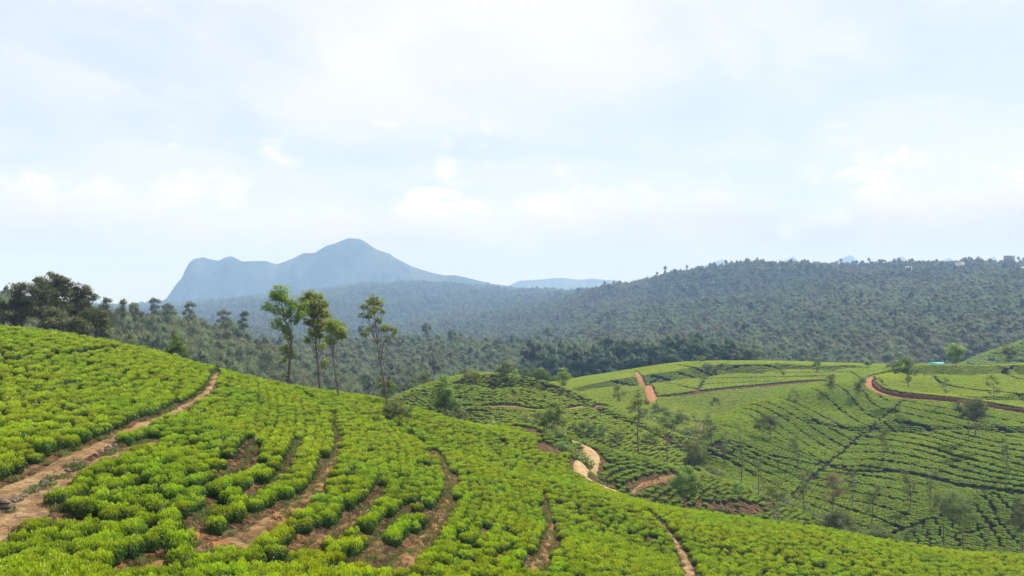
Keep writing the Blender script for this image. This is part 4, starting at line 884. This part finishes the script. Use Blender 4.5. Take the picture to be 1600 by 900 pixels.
for i, (bx, by, hp) in enumerate([(1340,625,34),(1301,618,30),(1455,806,70),(1422,800,60),(1130,735,60),(1112,706,50),(1185,778,60),(1256,806,70),(1572,748,60),(1246,740,52),(1382,722,48),(1330,800,66)]):
    rs_ = np.random.RandomState(i); bb = [(bx + rs_.uniform(-7, 7), by - hp * (.45 + .55 * (k / 5)), 4 + 3 * rs_.rand(), .4) for k in range(6)]
    px_tree('thin_shade_tree', (bx, by), None, [(bx, by), (bx + rs_.uniform(-3, 3), by - hp * .5), (bx + rs_.uniform(-3, 3), by - hp * .95)], bb, 'thin see through shade tree scattered among the tea strips of the right hill', M_SPARSE, seed=130 + i, leaf=.36, dens=.7, r0=.16, group='thin shade trees on the right hill')
# the big trees behind the left of the near crest
GL = [((40,520),152,[(28,458,8),(40,449,9),(52,455,8),(30,470,9),(46,468,9),(20,478,8),(36,484,10),(26,496,9),(50,486,8)],'wide dark tree at the left of the big group behind the crest',1),
      ((72,522),156,[(60,438,6),(70,442,7),(58,448,7),(78,450,6),(66,460,9),(58,472,9),(76,470,8),(64,486,10),(76,495,9)],'tree with flat topped clumps in the big left group, second from its left',1),
      ((95,524),150,[(84,431,6),(91,436,6),(101,438,6),(107,444,5),(85,443,7),(97,450,8),(88,460,8),(102,461,7),(92,474,8),(104,478,8),(92,492,9)],'tallest tree of the big left group with a pale stem',1),
      ((128,528),154,[(122,449,6),(131,452,6),(114,457,6),(138,458,6),(126,462,7),(145,465,5),(112,470,8),(134,472,8),(122,483,9),(140,484,7),(110,492,9)],'tree with a rounded top at the right of the big left group',1),
      ((152,532),148,[(147,486,7),(158,492,7),(140,494,8),(152,502,9),(164,506,7),(138,508,8),(160,518,8),(170,522,6)],'low olive brown tree at the right end of the big left group',2),
      ((85,524),144,[(80,488,7),(90,494,8),(72,498,8),(84,506,9),(98,506,8),(66,508,7),(110,512,8)],'low dark undergrowth tree in front of the big left group',2),
      ((10,516),150,[(2,472,6),(8,482,7),(-4,484,7),(12,492,8),(0,498,9),(18,502,8)],'tree cut by the left edge beside the big group',2),
      ((120,528),143,[(118,502,7),(128,508,7),(110,510,7),(122,516,8),(136,516,7)],'brownish undergrowth tree below the rounded top tree',2)]
for i, (b, D, bb, lab, kind) in enumerate(GL):
    px_tree('gum_tree' if kind == 1 else 'undergrowth_tree', b, D, [b, ((b[0]+bb[0][0])/2, 495), (bb[0][0]+2, bb[0][1] + 12)], [(x, y, r * 1.08, 1.0) for x, y, r in bb], lab, M_GUM, seed=90 + i, leaf=.36, dens=1.35, r0=.35, yg=(0, .55))
px_tree('small_tree', (276,566), 125, [(276,566),(276,545),(275,530)], [(275,527,4),(272,535,5),(280,536,5),(269,544,6),(277,545,7),(285,545,6),(266,551,6),(288,552,6)], 'small cone shaped dark green tree behind the crest, right of the big left group', M_OAK, seed=110, leaf=.28, dens=1.3, r0=.16, yg=(0, .45))

# ---------------------------------------------------------------- forest
def forest_kind(seed, H, R, nb, spread=1.0, tall=0.0, leaf=1.0, mat=None):
    mat = mat or M_FOREST
    rs = np.random.RandomState(seed); bl_ = []
    for i in range(nb):
        a = rs.rand() * 6.283; q = (rs.rand() ** .6) * R * spread; z = H * (tall + (.96 - tall) * (.5 + .42 * rs.rand())) - q * .4
        bl_.append((q * math.cos(a), q * math.sin(a), z, R * (.34 + .2 * rs.rand()), 1.0))
    bl_.append((0, 0, H * .9, R * .42, 1.0))
    tr = [(0, 0, -1.5), (rs.randn() * .3, rs.randn() * .3, H * .5), (0, 0, H * .88)]
    br = [(np.clip(b[2] / H - .25, .2, .85), b[:3], .12) for b in bl_[:6]]
    tm = trunk_mesh('trunk', tr, H * .02, .06, br[:4], M_BARK, seed, 5)
    cm = crown_mesh('crown', bl_, mat, seed, leaf * .52, .5, core=.64, young=(.05, 1), K=22)
    # the two joined, for the scattered far wood
    n1, n2 = len(tm.vertices), len(cm.vertices)
    co = np.zeros((n1 + n2) * 3, np.float32); a = np.zeros(n1 * 3, np.float32); tm.vertices.foreach_get('co', a); co[:n1*3] = a
    a = np.zeros(n2 * 3, np.float32); cm.vertices.foreach_get('co', a); co[n1*3:] = a
    fq = lambda m: np.array([list(p.vertices) for p in m.polygons], np.int32)
    q1, q2 = fq(tm), fq(cm) + n1; at = {}
    for nm in ('young', 'tint'):
        b = np.zeros(n2, np.float32); cm.attributes[nm].data.foreach_get('value', b); at[nm] = np.r_[np.full(n1, .3, np.float32), b]
    jm = mesh_np('forest_tree', co.reshape(-1, 3), [np.r_[q1, q2]], [M_BARK, mat], at, np.r_[np.zeros(len(q1), int), np.ones(len(q2), int)])
    return tm, cm, jm
FK = [forest_kind(400, 14, 6.0, 11), forest_kind(401, 15, 6.6, 12), forest_kind(402, 13, 5.6, 10), forest_kind(403, 15, 5.4, 11, .9), forest_kind(404, 13, 6.4, 12, 1.1),
      forest_kind(405, 21, 3.6, 7, .8, .45), forest_kind(406, 23, 3.2, 6, .8, .5),
      forest_kind(407, 18, 5.6, 11, .9, .1, mat=M_WOOD), forest_kind(408, 20, 5.2, 11, .9, .15, mat=M_WOOD)]      # the last two are the tall emergents
S_FOR = [source('forest_tree_pattern', k[2]) for k in FK]
rs = np.random.RandomState(33)
FX = []; FY = []
for D0, D1, sp in ((170, 700, 7.0), (700, 1250, 8.5), (1250, 2300, 12.0), (2300, 4700, 20.0)):
    gx, gy = np.meshgrid(np.arange(-D1 * .64, D1 * .64, sp), np.arange(D0, D1, sp)); x = gx.ravel() + rs.uniform(-.45, .45, gx.size) * sp; y = gy.ravel() + rs.uniform(-.45, .45, gx.size) * sp
    k = np.abs(x / y) < .64; FX.append(x[k]); FY.append(y[k])
x = np.concatenate(FX); y = np.concatenate(FY)
g = ground_z(x, y); own, hz = owner(x, y)
k = (hz < g - 3.0) | (y > 660) | ((y > 492) & (x / y * F + 800 > 815) & (x / y * F + 800 < 1190))
px, py = to_px(x, y, g)
k &= ~((px > 560) & (y < 330)) & ~((px > 480) & (y < 250)) & ~((px > 1040) & (y < 492)) & ~((px > 1440) & (y < 640) & (hz > g - 8)) & ~((px < 420) & (y < 185) & (px > 180))
k &= ~((y < 195) & (px < 200))
x, y, g, px, py = x[k], y[k], g[k], px[k], py[k]; n = len(x)
dens = fbm(x / 90, y / 90, 3)
s = (.6 + .75 * rs.rand(n) ** 1.5 * np.interp(y, [900, 2200], [1, .5])) * (1 + .6 * dens) * np.interp(y, [200, 700, 1250, 2300, 3600], [.92, 1.05, 1.25, 1.6, 2.3])
pick = rs.randint(0, 5, n); em = rs.rand(n) < .03; pick[em] = 5 + rs.randint(0, 2, em.sum())
row = (px > 820) & (px < 1150) & (y > 478) & (y < 575); s[row] *= 1.08; pick[row] = 7 + rs.randint(0, 2, row.sum())        # the tall dark wood behind the plateau
# crest line of the right hand ridge carries taller, thinner trees
cr = (px > 1020) & (y > 1380) & (y < 2250) & (rs.rand(n) < .35); pick[cr] = 5 + rs.randint(0, 2, cr.sum()); s[cr] *= .8
# drop what is surely hidden: foot well below everything nearer
rz = rs.rand(n) * 6.283
vis_top = 450 - (g + 15 * s) / y * F
cols = {}
order = np.argsort(y); hidden = np.zeros(n, bool); clearly = np.ones(n, bool)
_D = _TD[_TD < 700]
skyl = np.full(340, 2000.0); pc = np.clip(((px + 50) / 5).astype(int), 0, 339)
for j in range(340):
    xx = (j * 5 - 50 - 800) / F * _D; gg = ground_z(xx, _D) + .5; e = 450 - gg / _D * F; cols[j] = np.minimum.accumulate(e)
for i in order:
    e = cols[pc[i]]; q = np.searchsorted(_D, min(y[i] - 6, 699)) - 1
    if q > 0 and vis_top[i] > e[q] + 3: hidden[i] = True
    if q > 0 and vis_top[i] > e[q] - 5: clearly[i] = False
inv = (px > -10) & (px < 1610) & ~hidden & clearly
keepf = ~hidden | (rs.rand(n) < .3)
# how much of it shows: size over distance, the nearest unhidden ones win
rankf = np.where(inv & (y < 660), s / y, -1); top = np.argsort(-rankf)[:250]
def flabel(px, y):
    if px < 110: return ('forest tree in the wood right behind the big left tree group', 'forest trees behind the big left group')
    if px < 200: return ('forest tree on the skyline slope just right of the big left group', 'forest trees right of the big left group')
    if px < 330: return ('grey green forest tree on the slope below the mountain cliff', 'forest trees below the cliff')
    if px < 430: return ('grey green forest tree on the slope behind the left crest', 'forest trees behind the left crest')
    if px < 640: return ('forest tree in the valley wood below the blue mountain', 'forest trees below the mountain')
    if px < 830: return ('forest tree in the valley wood behind the central knoll', 'forest trees behind the knoll')
    if px < 1150: return ('tall dark tree in the dense wood along the back of the plateau field', 'dark wood behind the plateau')
    return ('forest tree at the foot of the wooded ridge behind the right fields', 'trees at the foot of the ridge')
fm = np.zeros(n, bool)
for i in top:
    if rankf[i] <= 0: continue
    fm[i] = True; r = empty('forest_tree', (x[i], y[i], g[i]), rz[i], s[i]); obj('trunk', FK[pick[i]][0], r); obj('crown', FK[pick[i]][1], r)
    tag(r, *(lambda t: (t[0], 'tree', t[1]))(flabel(px[i], y[i])))
# single emergents that stand out against sky or mountain
for j, (ex, ety, D, lab) in enumerate([(166,465,300,'first flat topped tree on the skyline right of the big left group'), (192,468,350,'small dark umbrella tree on the left skyline'), (242,466,420,'flat topped tree standing highest against the foot of the blue mountain'),
        (262,474,440,'pale skyline tree just right of the highest flat topped one'), (296,472,430,'umbrella shaped tree in front of the mountain cliff'), (350,484,450,'broad crowned tree rising from the left forest before the mountain'), (381,486,450,'narrow tree right of the broad crowned one in the left forest'), (210,474,380,'thin tree between the two umbrella trees on the left skyline')]):
    X = (ex - 800) / F * D; zz = float(ground_z(np.array([X]), np.array([D]))[0]); ztop = -(ety - 450) / F * D; rs_ = np.random.RandomState(700 + j); w = (5, 5, 7, 5, 8, 9, 5, 4)[j]; yb = 450 - zz / D * F
    bb = [(ex + w * a, ety + 3 + b, 3.2 + c) for a, b, c in ((-.7, 3, .3), (0, 0, .6), (.75, 2, .2), (-.3, 9, 0), (.5, 11, 0), (-.9, 14, 0), (.1, 18, .8), (.8, 20, .6), (-.5, 24, .8))]
    px_tree('emergent_tree', (ex, yb), D, [(ex, yb), (ex + 1, (yb + ety) / 2), (ex, ety + 4)], bb, lab, M_GUM, seed=700 + j, leaf=.6, dens=1.0, r0=.4)
fr = np.nonzero(keepf & ~fm)[0]; nf = fr[y[fr] < 1250]; ff = fr[y[fr] >= 1250]
for sel, lab in ((nf, 'dense mixed forest filling the valley beyond the tea fields'), (ff, 'hazy forest covering the far ridges and the lower mountain slopes')):
    points_gn('forest', x[sel], y[sel], g[sel] - .5, s[sel], pick[sel], rz[sel], S_FOR, s[sel] * (.72 + .26 * rs.rand(len(sel)))); tag(COL.objects[-1], lab, 'forest')
print('forest', len(nf), len(ff), 'hidden', hidden.sum())

# ---------------------------------------------------------------- buildings
def house(name, px, D, w, d, h, roofmat, wallmat, label, gable=True, rz=0.0, lift=0.0, py=None, cols_=3, storeys=1):
    X = (px - 800) / F * D; z = float(ground_z(np.array([X]), np.array([D]))[0]) + lift
    if py is not None: z = -(py - 450) / F * D
    r = empty(name, (X, D, z), rz); tag(r, label, 'building')
    b = MB(); b.box((-w/2, -d/2, -6), (w/2, d/2, h)); obj('wall', b.mesh('wall', [wallmat]), r)
    b = MB()
    if gable:
        o_ = .5; b.add([(-w/2-o_, -d/2-o_, h), (w/2+o_, -d/2-o_, h), (w/2+o_, d/2+o_, h), (-w/2-o_, d/2+o_, h), (-w/2-o_, 0, h+d*.22), (w/2+o_, 0, h+d*.22)], [(0,1,5,4), (2,3,4,5), (3,2,1,0)], [(0,4,3), (1,2,5)])
    else: b.box((-w/2-.3, -d/2-.3, h), (w/2+.3, d/2+.3, h+.4))
    obj('roof', b.mesh('roof', [roofmat]), r)
    wm = MB(); wm.box((-.6, -.06, -.6), (.6, .06, .6)); wm = wm.mesh('window', [M_GLASSD])
    for sy in range(storeys):
        for i in range(cols_): obj('window', wm, r, (-w/2 + w * (i + .5) / cols_, -d/2 - .03, h * (sy + .55) / storeys))
    return r
house('field_shed', 1463, 392, 5.2, 3.4, 1.6, M_ROOFT, M_WALLW, 'low shed with a long turquoise roof at the back of the plateau field', py=574)
house('ridge_block', 1577, 1600, 14, 12, 11, M_ROOFG, M_WALLG, 'square grey block of a building on the ridge top near the right edge', False, .2, py=409, cols_=3, storeys=3)
house('ridge_house', 1518, 1500, 9, 7, 3, M_ROOFG, M_WALLW, 'small white house among the trees high on the right ridge', True, .1, py=426)
house('ridge_house', 1420, 1620, 10, 6, 2, M_WALLW, M_WALLW, 'pale roofed house on the ridge skyline left of the other houses', True, -.1, py=419)
house('ridge_house', 1500, 1640, 14, 8, 3, M_ROOFG, M_WALLW, 'long grey roofed house on the ridge skyline left of the square block', True, 0, py=413)
house('ridge_house', 1596, 1480, 10, 7, 3, M_WALLW, M_WALLW, 'white roofed house at the right edge below the square block', True, .1, py=421)

# ---------------------------------------------------------------- stones and grass along the path
def stone_mesh(seed, r=.16):
    rs = np.random.RandomState(seed); v, q = lathe_blob(rs, r, r * 1.1, -r * .4, 7, 4, .3); mb = MB(); mb.add(v, q); return mb.mesh('stone', [M_STONE])
STN = [stone_mesh(i) for i in range(6)]
L1 = resample(LINES['P1'], 400); dd = np.gradient(L1[:, :2], axis=0); dd /= np.linalg.norm(dd, axis=1, keepdims=True); nn = np.stack([-dd[:, 1], dd[:, 0]], 1)
if nn[200, 0] < 0: nn = -nn                       # towards the lower side
paths = [o for o in COL.objects if o.name.startswith('dirt_path')]; P1O = paths[0]
rs = np.random.RandomState(77); cnt = 0
for i in range(14, 400, 1):
    if rs.rand() < .68 or L1[i, 1] > 92: continue
    off = L1[i, 2] * (.75 + .25 * rs.rand()); X, Y = L1[i, :2] + nn[i] * off
    o = obj('stone', STN[rs.randint(6)], P1O, (X, Y, float(gz(X, Y)) + .05)); k = .7 + 1.0 * rs.rand(); o.scale = (k * 1.2, k, k * .8); o.rotation_euler = (rs.randn() * .3, rs.randn() * .3, rs.rand() * 6.28); cnt += 1
print('stones', cnt)
# dark stacked stones at the very left edge of the path
t0 = hit(3, 803); zz = float(gz(*t0)); r = empty('stone_pile', (t0[0], t0[1], zz)); tag(r, 'small stack of dark stones on the path at the left edge', 'stone pile')
for i, (a, b, c, k) in enumerate([(0, 0, .05, 2.0), (.28, .1, .05, 1.6), (.1, .05, .30, 1.8), (-.15, .0, .30, 1.5), (.05, 0, .52, 1.5)]):
    o = obj('stone', STN[i], r, (a, b, c)); o.scale = (k * 1.3, k, k * .7)
# weeds and dry grass on the bare soil
def tuft(seed, col):
    rs = np.random.RandomState(seed); mb = MB(); n = 60; a = rs.rand(n) * 6.283; q = rs.rand(n) ** .5 * .28
    c = np.stack([q * np.cos(a), q * np.sin(a), .06 + .10 * rs.rand(n)], 1); mb.leaves(c, .22, rs, up=1.3, asp=.16, young=rs.rand(n)); return mb.mesh('weed', [col])
WD = [source('weed_pattern', tuft(i, M_DRY if i % 2 else M_SPARSE)) for i in range(4)]
rs = np.random.RandomState(5); wx = []; wy = []
for k in ('P1', 'P1low', 'S1', 'S1b', 'S2', 'S3', 'S3b', 'S4', 'S5', 'S6', 'S7', 'P2a', 'P2b', 'K1'):
    l = LINES[k]; L = np.hypot(*np.diff(l[:, :2], axis=0).T).sum(); m = int(L * 3); q = resample(l, m); d = np.gradient(q[:, :2], axis=0); d /= np.linalg.norm(d, axis=1, keepdims=True) + 1e-9
    o_ = rs.uniform(-1.4, 1.4, m) * q[:, 2]; ok = np.abs(o_) > (q[:, 2] * .55 if k[0] == 'P' else 0); wx.append((q[:, 0] - d[:, 1] * o_)[ok]); wy.append((q[:, 1] + d[:, 0] * o_)[ok])
wx = np.concatenate(wx); wy = np.concatenate(wy); n = len(wx); ws = .5 + .9 * rs.rand(n)
points_gn('dry_weeds', wx, wy, gz(wx, wy), ws, rs.randint(0, 4, n), rs.rand(n) * 6.283, WD); tag(COL.objects[-1], 'dry weeds and grass tufts on the bare soil between the rows', 'weeds')
# scrub in the valley bottoms
def scrub(name, keys, x0, x1, y0, y1, n, lab, sc):
    rs = np.random.RandomState(n); px_ = rs.uniform(x0, x1, n); D = rs.uniform(y0, y1, n); X = (px_ - 800) / F * D; o_, h_ = owner(X, D); g_ = ground_z(X, D); k = (h_ < g_ - .2) | np.isin(o_, keys)
    X, D, g_ = X[k], D[k], g_[k]; m = len(X); s_ = sc[0] + (sc[1] - sc[0]) * rs.rand(m); points_gn(name, X, D, g_ - .3, s_, rs.randint(0, 3, m), rs.rand(m) * 6.28, SCR); tag(COL.objects[-1], lab, 'scrub')
def scrub_mesh(i): return crown_mesh('scrub', [(0, 0, .9, 1.1, 1.0), (.8, .2, .6, .8, 1.0), (-.7, -.3, .6, .8, 1.0)], (M_SPARSE, M_OAK, M_FOREST)[i], 500 + i, .32, .8, core=.6, young=(0, .6), K=13)
SCR = [source('scrub_pattern', scrub_mesh(i)) for i in range(3)]
scrub('scrub', [], 860, 1480, 135, 260, 1500, 'wild scrub filling the dip between the near slope and the right hill', (.7, 1.7))
scrub('scrub', ['E'], 960, 1140, 240, 345, 420, 'wild scrub on the terraces under the red road', (.6, 1.3))

# ---------------------------------------------------------------- the air
me = bpy.data.meshes.new('haze'); x0, x1, y0, y1, z0, z1 = -13200, 13200, -13200, 13200, -420, 500
me.from_pydata([(x0,y0,z0),(x1,y0,z0),(x1,y1,z0),(x0,y1,z0),(x0,y0,z1),(x1,y0,z1),(x1,y1,z1),(x0,y1,z1)], [], [(0,3,2,1),(4,5,6,7),(0,1,5,4),(1,2,6,5),(2,3,7,6),(3,0,4,7)])
hm = bpy.data.materials.new('haze_air'); hm.use_nodes = True; nt = hm.node_tree; nt.nodes.clear()
pv = nt.nodes.new('ShaderNodeVolumePrincipled'); pv.inputs['Color'].default_value = (0.33, 0.54, 0.95, 1); pv.inputs['Absorption Color'].default_value = (0.72, 0.76, 0.95, 1); pv.inputs['Density'].default_value = HAZE_DENSITY; pv.inputs['Anisotropy'].default_value = 0.0
mo = nt.nodes.new('ShaderNodeOutputMaterial'); nt.links.new(pv.outputs[0], mo.inputs['Volume']); me.materials.append(hm)
tag(obj('haze', me), kind='stuff')
